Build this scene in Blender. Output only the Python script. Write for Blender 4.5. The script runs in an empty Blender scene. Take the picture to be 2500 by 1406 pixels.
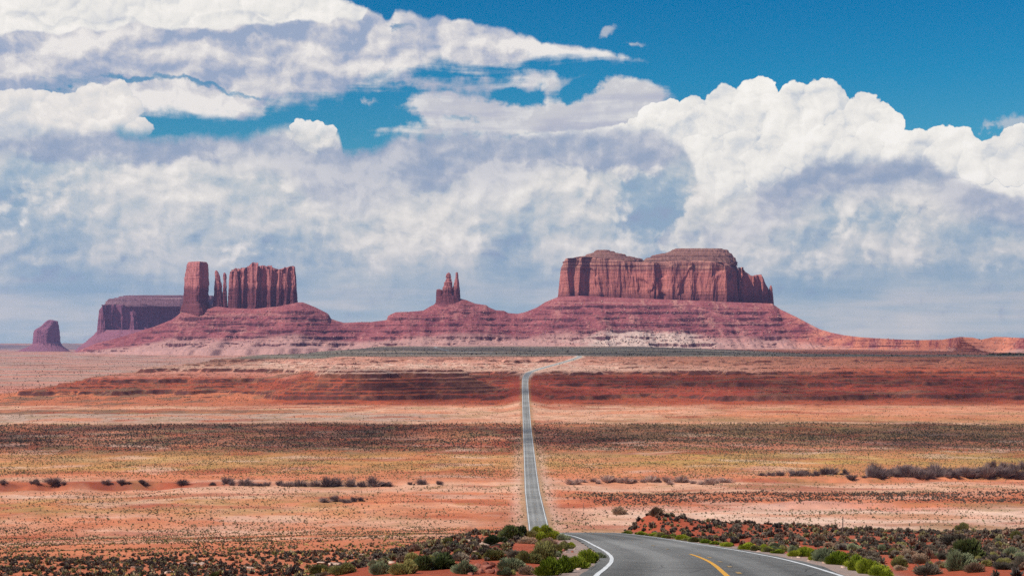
import bpy, math, random
import numpy as np
from math import radians, sin, cos, tan, atan, atan2, pi, sqrt, exp

sc = bpy.context.scene
COL = sc.collection
rng = np.random.default_rng(7)
random.seed(7)

# ------------------------------------------------------------------ camera
F = 3434.0            # focal length, in pixels of the 2500 px wide photograph
CX, HY = 1250.0, 835.0
def at(px, py, Y):
    """world point at distance Y seen at photo position (px, py); the camera is the origin"""
    return ((px - CX) * Y / F, Y, (HY - py) * Y / F)

cam_d = bpy.data.cameras.new("camera")
cam = bpy.data.objects.new("camera", cam_d)
COL.objects.link(cam)
cam.location = (0, 0, 0)
cam.rotation_euler = (pi / 2, 0, 0)
cam_d.sensor_width = 36.0
cam_d.lens = 36.0 * F / 2500.0
cam_d.shift_y = (HY - 703.0) / 2500.0
cam_d.clip_start = 0.5
cam_d.clip_end = 200000.0
sc.camera = cam

SUN_EL = radians(49)
SUN_DIR = np.array([-0.83, -0.56, 0.0]); SUN_DIR /= np.linalg.norm(SUN_DIR)
SUN_DIR = np.array([SUN_DIR[0] * cos(SUN_EL), SUN_DIR[1] * cos(SUN_EL), sin(SUN_EL)])   # towards the sun

def lin(*c):
    out = []
    for v in c:
        v = v / 255.0
        out.append(v / 12.92 if v <= 0.04045 else ((v + 0.055) / 1.055) ** 2.4)
    return tuple(out) + (1.0,)

# ------------------------------------------------------------------ a small expression language for shader nodes
class E:
    """a node socket with arithmetic"""
    def __init__(s, g, sock): s.g = g; s.s = sock
    def _m(s, op, *o, clamp=False):
        n = s.g.nodes.new('ShaderNodeMath'); n.operation = op; n.use_clamp = clamp
        for i, a in enumerate((s,) + o):
            if isinstance(a, E): s.g.links.new(a.s, n.inputs[i])
            else: n.inputs[i].default_value = a
        return E(s.g, n.outputs[0])
    def __add__(s, o): return s._m('ADD', o)
    __radd__ = __add__
    def __sub__(s, o): return s._m('SUBTRACT', o)
    def __rsub__(s, o): return s._m('MULTIPLY_ADD', -1.0, o)
    def __mul__(s, o): return s._m('MULTIPLY', o)
    __rmul__ = __mul__
    def __truediv__(s, o): return s._m('DIVIDE', o)
    def mx(s, o): return s._m('MAXIMUM', o)
    def mn(s, o): return s._m('MINIMUM', o)
    def ab(s): return s._m('ABSOLUTE')
    def pw(s, e): return s._m('POWER', e)
    def cl(s): return s._m('ADD', 0.0, clamp=True)
    def ss(s, a, b, lo=0.0, hi=1.0):
        n = s.g.nodes.new('ShaderNodeMapRange'); n.interpolation_type = 'SMOOTHSTEP'
        s.g.links.new(s.s, n.inputs[0])
        for i, v in zip((1, 2, 3, 4), (a, b, lo, hi)):
            if isinstance(v, E): s.g.links.new(v.s, n.inputs[i])
            else: n.inputs[i].default_value = v
        return E(s.g, n.outputs[0])
    def lr(s, a, b, lo=0.0, hi=1.0):
        n = s.g.nodes.new('ShaderNodeMapRange'); n.clamp = True
        s.g.links.new(s.s, n.inputs[0])
        for i, v in zip((1, 2, 3, 4), (a, b, lo, hi)): n.inputs[i].default_value = v
        return E(s.g, n.outputs[0])

class G:
    """builder round one node tree"""
    def __init__(s, nt): s.nt = nt; s.nodes = nt.nodes; s.links = nt.links
    def new(s, t): return s.nodes.new(t)
    def put(s, sock, v):
        if isinstance(v, E): s.links.new(v.s, sock)
        else: sock.default_value = v
    def xyz(s, v):
        n = s.new('ShaderNodeSeparateXYZ'); s.links.new(v.s, n.inputs[0])
        return [E(s, o) for o in n.outputs]
    def vec(s, x, y, z=0.0):
        n = s.new('ShaderNodeCombineXYZ')
        for i, v in enumerate((x, y, z)): s.put(n.inputs[i], v)
        return E(s, n.outputs[0])
    def vm(s, op, a, b=None):
        n = s.new('ShaderNodeVectorMath'); n.operation = op
        s.put(n.inputs[0], a)
        if b is not None:
            if op == 'SCALE': s.put(n.inputs['Scale'], b)
            else: s.put(n.inputs[1], b)
        return E(s, n.outputs['Value'] if op in ('LENGTH', 'DOT_PRODUCT') else n.outputs[0])
    def noise(s, v, scale=1.0, detail=4.0, rough=0.5, dist=0.0, lac=2.0, dim='3D', typ='FBM', color=False):
        n = s.new('ShaderNodeTexNoise'); n.noise_dimensions = dim; n.noise_type = typ
        s.links.new(v.s, n.inputs['Vector'])
        n.inputs['Scale'].default_value = scale; n.inputs['Detail'].default_value = detail
        n.inputs['Roughness'].default_value = rough; n.inputs['Distortion'].default_value = dist
        n.inputs['Lacunarity'].default_value = lac
        return E(s, n.outputs[1 if color else 0])
    def voro(s, v, scale=1.0, detail=0.0, rough=0.5, dim='3D', feature='F1', rand=1.0, color=False):
        n = s.new('ShaderNodeTexVoronoi'); n.voronoi_dimensions = dim; n.feature = feature
        s.links.new(v.s, n.inputs['Vector'])
        n.inputs['Scale'].default_value = scale
        if 'Detail' in n.inputs: n.inputs['Detail'].default_value = detail; n.inputs['Roughness'].default_value = rough
        n.inputs['Randomness'].default_value = rand
        if detail > 0: n.normalize = True
        return E(s, n.outputs['Color' if color else 'Distance'])
    def mapv(s, v, loc=(0, 0, 0), rot=(0, 0, 0), scale=(1, 1, 1), typ='POINT'):
        n = s.new('ShaderNodeMapping'); n.vector_type = typ
        s.links.new(v.s, n.inputs[0])
        n.inputs[1].default_value = loc; n.inputs[2].default_value = rot; n.inputs[3].default_value = scale
        return E(s, n.outputs[0])
    def mix(s, f, a, b, mode='MIX'):
        n = s.new('ShaderNodeMix'); n.data_type = 'RGBA'; n.blend_type = mode
        s.put(n.inputs[0], f); s.put(n.inputs[6], a); s.put(n.inputs[7], b)
        return E(s, n.outputs[2])
    def mixf(s, f, a, b):
        n = s.new('ShaderNodeMix'); n.data_type = 'FLOAT'
        s.put(n.inputs[0], f); s.put(n.inputs[2], a); s.put(n.inputs[3], b)
        return E(s, n.outputs[0])
    def ramp(s, f, stops, interp='LINEAR'):
        n = s.new('ShaderNodeValToRGB'); s.links.new(f.s, n.inputs[0])
        cr = n.color_ramp; cr.interpolation = interp
        while len(cr.elements) < len(stops): cr.elements.new(0.5)
        for e, (p, c) in zip(cr.elements, stops): e.position = p; e.color = c
        return E(s, n.outputs[0])
    def curve(s, x, pts, xr, vector=False):
        """piecewise function through pts over xr (constant outside)"""
        xs = [p[0] for p in pts]; ys = [p[1] for p in pts]
        lo, hi = min(ys), max(ys)
        if hi - lo < 1e-6: hi = lo + 1
        n = s.new('ShaderNodeFloatCurve'); c = n.mapping.curves[0]
        n.mapping.use_clip = True
        P = [((px - xr[0]) / (xr[1] - xr[0]), (py - lo) / (hi - lo)) for px, py in pts]
        while len(c.points) < len(P): c.points.new(0.5, 0.5)
        for q, p in zip(c.points, P):
            q.location = p; q.handle_type = 'VECTOR' if vector else 'AUTO_CLAMPED'
        n.mapping.update()
        s.links.new(x.lr(xr[0], xr[1]).s, n.inputs['Value'])
        return E(s, n.outputs[0]) * (hi - lo) + lo
# ------------------------------------------------------------------ world: Nishita sky with a cloud deck over it, laid out by compass direction
K = F / 100.0
def UV(px, py):
    """photo position -> (azimuth, elevation) of that direction, in units of 1/K radian; elevation counts downwards from +8.35"""
    d = np.array([(px - CX) / F, 1.0, (HY - py) / F]); d /= np.linalg.norm(d)
    return (12.5 + K * atan2(d[0], d[1]), 8.35 - K * math.asin(d[2]))

def make_world():
    w = bpy.data.worlds.new("World"); sc.world = w; w.use_nodes = True
    nt = w.node_tree; g = G(nt); bg = nt.nodes['Background']; bg.inputs[1].default_value = 0.1
    S = 10.0                                            # cloud radiance is divided by the background strength
    sk = g.new('ShaderNodeTexSky'); sk.sky_type = 'NISHITA'; sk.sun_disc = False
    sk.sun_elevation = SUN_EL; sk.sun_rotation = atan2(SUN_DIR[0], SUN_DIR[1])
    sk.altitude = 1600; sk.air_density = 1.0; sk.dust_density = 0.6; sk.ozone_density = 2.0
    tc = g.new('ShaderNodeTexCoord')
    dx, dy, dz = g.xyz(E(g, tc.outputs['Generated']))
    U = dx._m('ARCTAN2', dy) * K + 12.5
    V = 8.35 - dz._m('ARCSINE') * K
    P = g.vec(U, V)

    w1 = g.noise(P, 0.8, 5, 0.6, dim='2D', color=True)
    W = g.vm('ADD', P, g.vm('MULTIPLY', g.vm('SUBTRACT', w1, E(g, g.vec(0.5, 0.5, 0.5).s)), E(g, g.vec(1.5, 0.75, 0.0).s)))
    n_big = g.noise(P, 0.33, 3, 0.5, dim='2D')                       # soft large forms
    n_mid = g.noise(P, 1.1, 5, 0.56, dim='2D')
    n_fin = g.noise(P, 3.2, 4, 0.62, dim='2D')
    Pst = g.mapv(P, scale=(0.33, 2.1, 1), rot=(0, 0, radians(-3)))
    n_str = g.noise(Pst, 1.0, 6, 0.58, dist=0.35, dim='2D')          # streaks along the horizon
    Pst2 = g.mapv(P, scale=(0.16, 1.5, 1), loc=(7, 3, 0))
    n_lay = g.noise(Pst2, 1.0, 5, 0.55, dist=0.2, dim='2D')

    # cauliflower relief, evaluated twice for the sunlit side of each puff
    wv = g.vm('SUBTRACT', g.noise(P, 1.6, 3, 0.6, dim='2D', color=True), E(g, g.vec(0.5, 0.5, 0.5).s))
    Pw = g.vm('ADD', P, g.vm('SCALE', wv, 0.45))
    def dome(q, sc_):
        d = g.voro(q, sc_, 0.0, dim='2D')
        return (1.0 - d * d * 1.1).mx(0.0)._m('SQRT')
    def puff(q):
        return dome(q, 0.75) * 0.62 + dome(q, 1.9) * 0.30 + dome(q, 4.6) * 0.13 + g.noise(q, 2.2, 4, 0.6, dim='2D') * 0.12
    LX, LY = -0.07, -0.10
    p0 = puff(Pw); p1 = puff(g.vm('ADD', Pw, E(g, g.vec(LX, LY).s)))
    lit = (p0 - p1)                                                  # >0 faces the sun
    fine_v = (1.05 - dome(Pw, 1.9) * 0.6 - dome(Pw, 4.6) * 0.4)
    Ws = g.vm('ADD', g.mapv(P, scale=(0.8, 1.0, 1)), g.vm('MULTIPLY', g.vm('SUBTRACT', w1, E(g, g.vec(0.5, 0.5, 0.5).s)), E(g, g.vec(0.55, 0.35, 0.0).s))); s0 = g.noise(Ws, 0.95, 6, 0.53, dim='2D'); s1 = g.noise(g.vm('ADD', Ws, E(g, g.vec(-0.10, -0.15).s)), 0.95, 6, 0.53, dim='2D')
    soft = (s0 - s1)                                                 # soft relief for the layered decks

    def c_(r, gg, b): 
        q = lin(r, gg, b); return (q[0] * S, q[1] * S, q[2] * S, 1)
    WHITE, CREAM = c_(246, 244, 241), c_(233, 230, 227)
    PALE, GREY = c_(214, 212, 214), c_(190, 191, 205)
    LILAC, SLATE = c_(168, 177, 196), c_(154, 172, 196)
    HAZE, BLUEG = c_(168, 191, 208), c_(140, 174, 203)

    XR = (-2.0, 27.0)
    def edge(pts):
        return g.curve(U, [UV(*p) for p in pts], XR)
    def blob(px, py, rx, ry, rot=0.0):
        u, v = UV(px, py)
        q = g.mapv(W, loc=(u, v, 0), rot=(0, 0, radians(rot)), scale=(rx / 100.0, ry / 100.0, 1), typ='TEXTURE')
        n = g.new('ShaderNodeTexGradient'); n.gradient_type = 'SPHERICAL'; g.links.new(q.s, n.inputs[0])
        return E(g, n.outputs['Fac'])
    def blobs(lst, soften=1.0):
        out = None
        for b in lst:
            a = b[5] if len(b) > 5 else 1.0
            e = blob(*b[:5]) * a
            out = e if out is None else out + e
        return out

    # ---- clear sky
    nish = E(g, sk.outputs[0])
    tint = g.ramp((V + 3.0) * (1 / 12.0), [(0.0, (0.004, 0.55, 0.78, 1)), (0.27, (0.006, 0.62, 0.86, 1)), (0.42, (0.06, 0.70, 0.86, 1)),
                                            (0.55, (0.20, 0.76, 0.82, 1)), (0.75, (0.42, 0.75, 0.75, 1)), (1.0, (0.55, 0.68, 0.68, 1))])
    tint = g.mix(V.lr(-9.0, -3.0), (0.6, 0.8, 0.95, 1), tint)        # towards the zenith the plain sky
    col = g.mix(1.0, nish, tint, 'MULTIPLY')
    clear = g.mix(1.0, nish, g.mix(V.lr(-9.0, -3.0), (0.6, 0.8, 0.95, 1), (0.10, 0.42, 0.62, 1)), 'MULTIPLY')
    # slightly lighter blue low in the middle of the clear patch
    def over(col, mask, c): return g.mix(mask, col, c)

    # ---- thin wisps in the clear part
    wis = blobs([(1480, 85, 60, 18, -12, 1.1), (1555, 112, 26, 9, 0, .7), (905, 252, 30, 11, 8, .55), (2460, 306, 70, 30, 18, 1.1)])
    m = (wis * 1.3 + (n_fin - 0.5) * 1.6 + (n_mid - 0.5) * 0.6 - 0.2).ss(0.0, 0.8) * wis.ss(0.0, 0.3)
    col = over(col, m * 0.6, PALE)

    # ---- wispy middle deck (anvil, streaks with holes)
    wd = blobs([(1090, 208, 150, 34, 3, 1.0), (1290, 200, 170, 34, -3, 1.1), (1350, 250, 34, 90, 4, .8), (1120, 262, 170, 34, -4, 1.2),
                (1250, 285, 240, 52, 4, 1.3), (1060, 285, 130, 26, 8, .8), (1500, 262, 130, 85, -8, 2.1), (1560, 232, 110, 50, 10, 1.3), (1400, 300, 250, 60, 0, 1.5),
                (1040, 320, 200, 26, -3, 1.0)])
    hole = blobs([(1250, 245, 70, 26, 15, .9), (1110, 283, 80, 17, 10, .9), (1420, 218, 60, 36, -30, .8)])
    m = (wd - hole * 0.7 + (n_str - 0.5) * 1.5 + (n_mid - 0.5) * 0.8 + (n_fin - 0.5) * 0.5).ss(0.14, 0.95) * wd.ss(0.0, 0.4)
    wc = g.mix((soft * 4.0 + n_mid).ss(0.3, 0.8), PALE, CREAM)
    wc = g.mix((n_lay + n_mid * 0.3).ss(0.55, 0.85), wc, GREY)
    col = over(col, m * 0.93, wc)

    # ---- small bright cumulus in the gap, and the white towers on the right
    wd2 = g.vm('ADD', P, g.vm('SCALE', wv, 0.30))
    def domes(lst, soft_=0.07):
        sh = None
        for px, py, r in lst:
            u, v = UV(px, py)
            q = g.mapv(wd2, loc=(u, v, 0), scale=(r * 1.12 / 100.0, r / 100.0, 1), typ='TEXTURE')
            ln = g.vm('LENGTH', q)
            s_ = g.vm('DOT_PRODUCT', q, E(g, DL.s))
            mk = (ln + fine_e).ss(1.0, 1.0 - soft_)
            if sh is None: sh, tot = s_, mk
            else: sh, tot = g.mixf(mk, sh, s_), tot.mx(mk)
        return sh, tot
    DL = g.vec(-0.55, -0.70)
    fine_e = (fine_v - 0.45) * 0.46 + (n_fin - 0.5) * 0.22
    tsh, tm = domes([(1845, 240, 46), (1945, 246, 42), (2005, 258, 54), (2112, 272, 42), (1770, 264, 46), (1690, 278, 38), (1640, 282, 38), (2160, 306, 36), (1600, 296, 40), (2290, 352, 40), (2240, 356, 36), (2350, 362, 40), (2430, 372, 36), (2488, 352, 44),
                     (1880, 280, 44), (1815, 306, 58), (1955, 312, 74), (2085, 322, 58), (1725, 322, 58), (1640, 326, 50), (2145, 352, 48), (1560, 330, 46), (2210, 376, 46), (2310, 388, 46), (2400, 398, 46), (2480, 404, 46),
                     (1890, 372, 44), (1800, 384, 58), (1950, 378, 40), (2010, 362, 44), (1705, 392, 58), (2070, 376, 40), (1850, 414, 46), (1760, 430, 52), (1690, 450, 44), (1640, 400, 50), (1620, 360, 40)])
    top = edge([(-300, 900), (1180, 900), (1250, 335), (1450, 312), (1560, 300), (1620, 300), (1700, 300), (1900, 290), (2100, 310), (2190, 345), (2300, 360), (2430, 376), (2500, 360), (2800, 360)])
    dd = (V - top) * 1.0
    m = (dd - fine_v * 0.10 + (n_fin - 0.5) * 0.10 + 0.03).ss(-0.015, 0.05).mx(tm)
    body = (tsh * 0.24 * tm + lit * 1.2 + (p0 - 0.85) * 0.5 + (n_big - 0.5) * 1.1 + soft * 1.8 + (s0 - 0.5) * 0.5 + 0.47)
    wcol = g.ramp(body.cl(), [(0.0, c_(192, 200, 210)), (0.28, c_(218, 221, 223)), (0.5, c_(238, 236, 231)), (0.8, c_(250, 247, 240)), (1.0, c_(255, 252, 246))])
    col = over(col, m, wcol)

    csh, cm = domes([(736, 308, 19), (718, 314, 13), (774, 312, 20), (803, 318, 15), (756, 306, 15), (788, 320, 18)], 0.16)
    col = over(col, cm, g.ramp((csh * 0.35 + lit * 0.8 + 0.62).cl(), [(0.0, c_(196, 202, 210)), (0.4, c_(230, 230, 228)), (1.0, c_(252, 248, 242))]))
    # ---- the great soft deck below: covers everything down to the haze, thinning towards the horizon
    tex = (s0 - 0.5) * 1.2 + (n_big - 0.5) * 1.4
    puffs = (lit * 1.1 + soft * 4.2)
    bright = blobs([(460, 400, 190, 60, -8, .55), (240, 470, 260, 60, -5, .35), (1040, 570, 170, 90, -25, .8), (880, 520, 220, 80, 20, .45), (1240, 430, 260, 45, -6, .65),
                    (1460, 500, 110, 80, 10, .65), (870, 580, 70, 50, 0, .5), (730, 430, 90, 55, 35, .6), (90, 620, 60, 60, 60, .3), (1745, 500, 100, 140, 0, 1.0), (1560, 600, 300, 60, -5, .3), (1500, 410, 170, 50, -8, .8),
                    (1900, 590, 300, 90, 8, .25), (1760, 560, 110, 150, 60, .55), (2250, 490, 240, 90, -15, .3), (2080, 520, 260, 70, 15, .2), (2390, 480, 150, 100, -20, .35), (2200, 620, 170, 40, 0, .4), (130, 500, 130, 50, 30, .3)])
    darkm = blobs([(620, 440, 200, 50, 0, .3), (1615, 530, 140, 150, 15, .75), (1010, 425, 200, 55, -4, .7), (30, 560, 130, 120, 0, .4), (300, 690, 500, 45, 0, .55), (1300, 690, 420, 70, 0, .5),
                   (2330, 660, 330, 45, 2, .55), (2120, 540, 190, 50, 10, .4), (2430, 540, 170, 70, -10, .4), (650, 620, 350, 70, 0, .35), (1230, 560, 110, 60, 20, .35), (1900, 690, 200, 40, 0, .3)])
    low = V.ss(6.2, 7.6)                                             # towards the horizon only flat layers
    q = bright * 0.50 - darkm * 0.70 + (n_big - 0.5) * 0.9 + ((s0 - 0.5) * 0.55 + soft * 1.5) * (1.0 - low * 0.75) + (n_lay - 0.5) * 1.1 * (low * 0.9 + 0.12) + 0.44
    top2 = edge([(-300, 300), (0, 300), (150, 280), (260, 285), (300, 325), (400, 331), (470, 322), (560, 324), (640, 316), (700, 306), (760, 306), (815, 310), (832, 342), (845, 366), (905, 362), (940, 338), (1000, 320), (1100, 315), (1500, 312), (1640, 330), (1700, 420),
                 (1760, 470), (1850, 450), (1900, 432), (1950, 410), (2000, 384), (2060, 376), (2110, 382), (2180, 378), (2250, 376), (2300, 410), (2380, 440), (2500, 465), (2800, 470)])
    d2 = V - top2
    m2 = (d2 + (n_fin - 0.5) * 0.30 + (n_mid - 0.5) * 0.35 - fine_v * 0.08).ss(-0.08, 0.26)
    deck = g.ramp(q.cl(), [(0.0, c_(148, 176, 198)), (0.22, c_(172, 190, 204)), (0.42, c_(197, 205, 210)), (0.60, c_(216, 217, 217)), (0.80, c_(235, 232, 227)), (1.0, c_(252, 248, 240))])
    hz = g.ramp((n_lay * 0.8 + s0 * 0.2 + (V - 7.4) * 0.05).cl(), [(0.34, c_(158, 191, 206)), (0.47, c_(181, 203, 211)), (0.57, c_(205, 214, 215)), (0.70, c_(225, 225, 220))])
    # sunlit heads standing out of the soft deck
    pm = (bright * 1.15 + (p0 - 0.85) * 0.55 + (n_mid - 0.5) * 1.5 + soft * 1.6 - 0.24).ss(0.0, 0.42) * (1.0 - low)
    head = g.ramp((lit * 1.0 + soft * 2.2 + (s0 - 0.5) * 0.5 + 0.52).cl(), [(0.0, c_(186, 197, 206)), (0.35, c_(212, 214, 214)), (0.6, c_(233, 230, 225)), (1.0, c_(252, 247, 240))])
    deck = g.mix(pm * 0.8, deck, head)
    deck = g.mix(low * 0.85, deck, hz)
    # lilac shade just under the crisp upper edges of the deck (thick cloud seen from its shaded side)
    band = blobs([(1250, 362, 560, 80, -1, 1.3), (1520, 364, 210, 70, 8, 1.0), (980, 405, 260, 90, 5, 1.1), (330, 355, 460, 58, -2, 1.2), (60, 355, 220, 60, 0, .4), (2060, 430, 340, 66, -9, 1.25), (2150, 405, 140, 45, 0, .7), (1950, 450, 160, 50, -22, .7), (2330, 412, 60, 30, 0, .5), (1600, 510, 130, 120, 15, .45)])
    bm = (band * 1.25 + (n_mid - 0.5) * 1.1 + (n_fin - 0.5) * 0.35 - soft * 2.4).ss(0.12, 0.95)
    topL = edge([(-300, 340), (0, 338), (150, 325), (280, 322), (400, 330), (560, 326), (640, 333), (700, 342), (760, 372), (830, 380), (905, 368), (960, 348), (1050, 322), (1150, 332), (1200, 346), (1300, 332), (1400, 322), (1450, 312), (1550, 308), (1650, 322), (1690, 352),
                 (1705, 420), (1730, 505), (1780, 480), (1850, 452), (1900, 434), (1950, 412), (2010, 380), (2060, 376), (2110, 388), (2180, 380), (2250, 376), (2300, 412), (2380, 450), (2500, 480), (2800, 480)])
    dL = V - topL - (fine_v - 0.5) * 0.16 + (n_mid - 0.5) * 0.22 + (n_fin - 0.5) * 0.10
    thick = edge([(-300, 400), (0, 375), (300, 395), (600, 400), (800, 470), (1000, 480), (1200, 460), (1500, 430), (1700, 450), (1900, 470), (2100, 450), (2250, 430), (2400, 400), (2800, 400)]) - 3.3
    eL = dL.ss(-0.015, 0.06) * (1.0 - (dL / (thick + (n_big - 0.5) * 1.2).mx(0.35)).ss(0.35, 1.15))
    bm = bm.mx(eL * 0.92) * (1.0 - (blob(1730, 470, 130, 130, 0) * 1.9).cl())
    lil = g.ramp((n_big * 0.5 + n_mid * 0.5 + soft * 1.5).cl(), [(0.3, c_(150, 167, 193)), (0.5, c_(171, 181, 200)), (0.7, c_(200, 203, 212))])
    deck = g.mix(bm * 0.88, deck, lil)
    col = over(col, m2, deck)

    # ---- upper left: white back cloud, then the long grey deck with its pointed end
    upper = edge([(-300, -400), (700, -200), (820, -12), (850, 5), (890, 16), (935, 40), (946, 50), (958, 32), (985, 23), (1015, 32), (1040, 44), (1075, 34), (1105, 48), (1140, 44), (1165, 60), (1200, 64), (1245, 70),
                  (1262, 84), (1290, 86), (1330, 100), (1400, 110), (1470, 122), (1540, 136), (1590, 147), (1620, 150), (1640, 160), (2800, 160)])
    lower = edge([(-300, 262), (0, 258), (120, 232), (230, 226), (300, 300), (420, 300), (560, 297), (640, 290), (650, 268), (740, 258), (840, 240), (860, 216), (960, 205), (1010, 190), (1075, 164), (1130, 174), (1200, 181), (1265, 172), (1315, 152),
                  (1420, 152), (1520, 156), (1590, 148), (1620, 140), (2800, 138)])
    du = V - upper; dl = lower - V
    mu = (du - fine_v * 0.13 + (n_fin - 0.5) * 0.16 + 0.03).ss(-0.02, 0.10)
    ml = (dl + (n_str - 0.5) * 1.0 + (n_fin - 0.5) * 0.35 + (n_mid - 0.5) * 0.3).ss(-0.12, 0.34)
    holes = blobs([(330, 190, 110, 11, 0, 1.2), (480, 203, 120, 10, 12, .8), (235, 235, 24, 15, -20, 1.2), (182, 217, 16, 11, 0, .8), (985, 72, 26, 12, 0, .7), (600, 228, 130, 9, 12, .6)])
    mh = 1.0 - (holes * 1.2 + (n_fin - 0.5) * 1.0 + (n_str - 0.5) * 0.6).ss(0.10, 0.9) * holes.ss(0.0, 0.25) * 0.75
    b1 = blobs([(380, 235, 330, 45, 4, .75), (480, 275, 260, 25, 0, .55), (900, 165, 190, 30, -4, .5), (1380, 130, 260, 30, 5, 1.1), (1180, 120, 180, 36, 6, .35), (930, 95, 110, 40, 0, .3), (180, 100, 200, 40, 0, .35), (20, 185, 60, 40, 0, .6)])
    k1 = blobs([(420, 95, 230, 28, -6, .6), (620, 85, 180, 24, -8, .55), (850, 85, 160, 34, 0, .45), (120, 215, 300, 40, -8, .7), (750, 185, 300, 36, 4, .3), (40, 112, 90, 18, -10, .5), (1000, 190, 80, 18, 0, .2)])
    qd = b1 - k1 + soft * 3.2 + (n_mid - 0.5) * 0.55 + (n_lay - 0.5) * 0.5 + 0.48
    dcol = g.ramp(qd.cl(), [(0.0, c_(156, 172, 198)), (0.25, c_(181, 188, 205)), (0.48, c_(204, 205, 212)), (0.7, c_(221, 219, 220)), (1.0, c_(240, 236, 232))])
    col = over(col, mu * ml * mh, dcol)

    # white back cloud above the grey deck's crisp lip
    lip = edge([(-300, 70), (0, 92), (70, 78), (140, 92), (200, 76), (260, 82), (330, 62), (380, 76), (450, 74), (520, 80), (600, 66), (690, 64), (740, 56), (790, 62), (835, 52), (870, 58), (893, 40), (900, 20), (910, -40), (2800, -300)])
    ml2 = ((lip - V) + fine_v * 0.16 - (n_fin - 0.5) * 0.12 - 0.06).ss(-0.02, 0.07)
    lip2 = edge([(-300, 40), (0, 28), (55, 25), (100, 50), (125, 62), (150, 42), (190, 40), (230, 52), (290, 40), (315, 38), (345, 60), (400, 76), (450, 66), (480, 40), (540, 28), (590, 24), (640, 42), (700, 54), (760, 52), (830, 58), (900, 40), (2800, -200)])
    front = ((V - lip2) - fine_v * 0.14 + 0.02).ss(-0.02, 0.05)
    bq = (lit * 2.6 + (n_big - 0.5) * 1.1 + (n_mid - 0.5) * 0.4 + 0.66)
    bq2 = bq - front * (V - lip2).lr(0.0, 0.25, 0.32, -0.12)
    bcol = g.ramp(bq2.cl(), [(0.0, c_(188, 196, 210)), (0.35, c_(220, 221, 222)), (0.6, c_(238, 236, 231)), (1.0, c_(252, 248, 242))])
    col = over(col, ml2 * mu, bcol)

    # ---- white puffs at the left edge, between the two decks
    lsh, lm = domes([(232, 250, 40), (284, 236, 34), (100, 256, 34), (66, 262, 40), (160, 270, 42), (312, 262, 30), (20, 272, 44), (120, 296, 46), (250, 284, 46), (190, 306, 42), (300, 300, 36), (70, 312, 44), (10, 318, 50), (150, 330, 40), (240, 326, 36), (345, 312, 22), (330, 330, 24)], 0.22)
    lb = edge([(-300, 360), (0, 352), (100, 340), (200, 330), (290, 330), (330, 334), (2800, 334)])
    mw = (lm + (n_mid - 0.5) * 0.5).ss(0.1, 0.8) * ((lb - V) + (n_mid - 0.5) * 0.6).ss(-0.1, 0.3)
    wq = (lsh * 0.30 + lit * 0.9 + soft * 2.2 + (n_big - 0.5) * 0.8 + 0.52)
    col = over(col, mw, g.ramp(wq.cl(), [(0.0, c_(190, 199, 211)), (0.4, c_(218, 219, 220)), (0.7, c_(236, 232, 227)), (1.0, c_(250, 245, 238))]))

    # cloud only ahead; unseen sky round the sides is dimmed blue to cut ambient light
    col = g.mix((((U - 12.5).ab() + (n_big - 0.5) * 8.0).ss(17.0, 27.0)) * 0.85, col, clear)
    # below the horizon (never seen behind the ground): warm ground bounce
    col = g.mix(dz.lr(-0.06, -0.01), (2.6, 1.4, 0.95, 1), col)
    # overhead and behind the camera: broken white cloud in the plain sky
    oh = g.noise(E(g, tc.outputs['Generated']), 3.0, 6, 0.55)
    col = g.mix(V.lr(-3.5, -0.5, 1.0, 0.0) * oh.ss(0.55, 0.7) * 0.35, col, c_(225, 224, 225))
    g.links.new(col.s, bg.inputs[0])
    w.cycles.sampling_method = 'MANUAL'; w.cycles.sample_map_resolution = 512
make_world()
sc.view_settings.view_transform = 'Standard'; sc.view_settings.look = 'None'
sc.view_settings.exposure = 0.0; sc.view_settings.gamma = 1.0
# ------------------------------------------------------------------ numpy noise
def _hash(ix, iy, seed):
    h = (ix.astype(np.int64) * 374761393 + iy.astype(np.int64) * 668265263 + seed * 974634533) & 0xFFFFFFFF
    h = ((h ^ (h >> 13)) * 1274126177) & 0xFFFFFFFF
    h = (h ^ (h >> 16)) & 0xFFFFFFFF
    return h.astype(np.float64) / 4294967295.0
def perlin(x, y, seed=0):
    x0 = np.floor(x); y0 = np.floor(y); fx = x - x0; fy = y - y0
    u = fx * fx * fx * (fx * (fx * 6 - 15) + 10); v = fy * fy * fy * (fy * (fy * 6 - 15) + 10)
    def gr(ix, iy, dx, dy):
        a = _hash(ix, iy, seed) * 2 * np.pi
        return np.cos(a) * dx + np.sin(a) * dy
    a = gr(x0, y0, fx, fy); b = gr(x0 + 1, y0, fx - 1, fy)
    c = gr(x0, y0 + 1, fx, fy - 1); d = gr(x0 + 1, y0 + 1, fx - 1, fy - 1)
    return (a + (b - a) * u + (c - a) * v + (a - b - c + d) * u * v) * 1.5
def fbm(x, y, oct=4, seed=0, gain=0.5):
    s = np.zeros(np.broadcast(x, y).shape); a = 1.0; f = 1.0; n = 0.0
    for i in range(oct):
        s += a * perlin(x * f, y * f, seed + i * 17); n += a; a *= gain; f *= 2.03
    return s / n
def ridged(x, y, oct=4, seed=0):
    s = np.zeros(np.broadcast(x, y).shape); a = 1.0; f = 1.0; n = 0.0
    for i in range(oct):
        s += a * (1 - np.abs(perlin(x * f, y * f, seed + i * 31))); n += a; a *= 0.5; f *= 2.1
    return s / n
def sstep(a, b, x):
    t = np.clip((x - a) / (b - a), 0, 1); return t * t * (3 - 2 * t)
def mixn(a, b, t): return a + (b - a) * t
def smax(a, b, k):
    h = np.clip(0.5 + 0.5 * (a - b) / k, 0, 1)
    return b + (a - b) * h + k * h * (1 - h)
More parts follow.
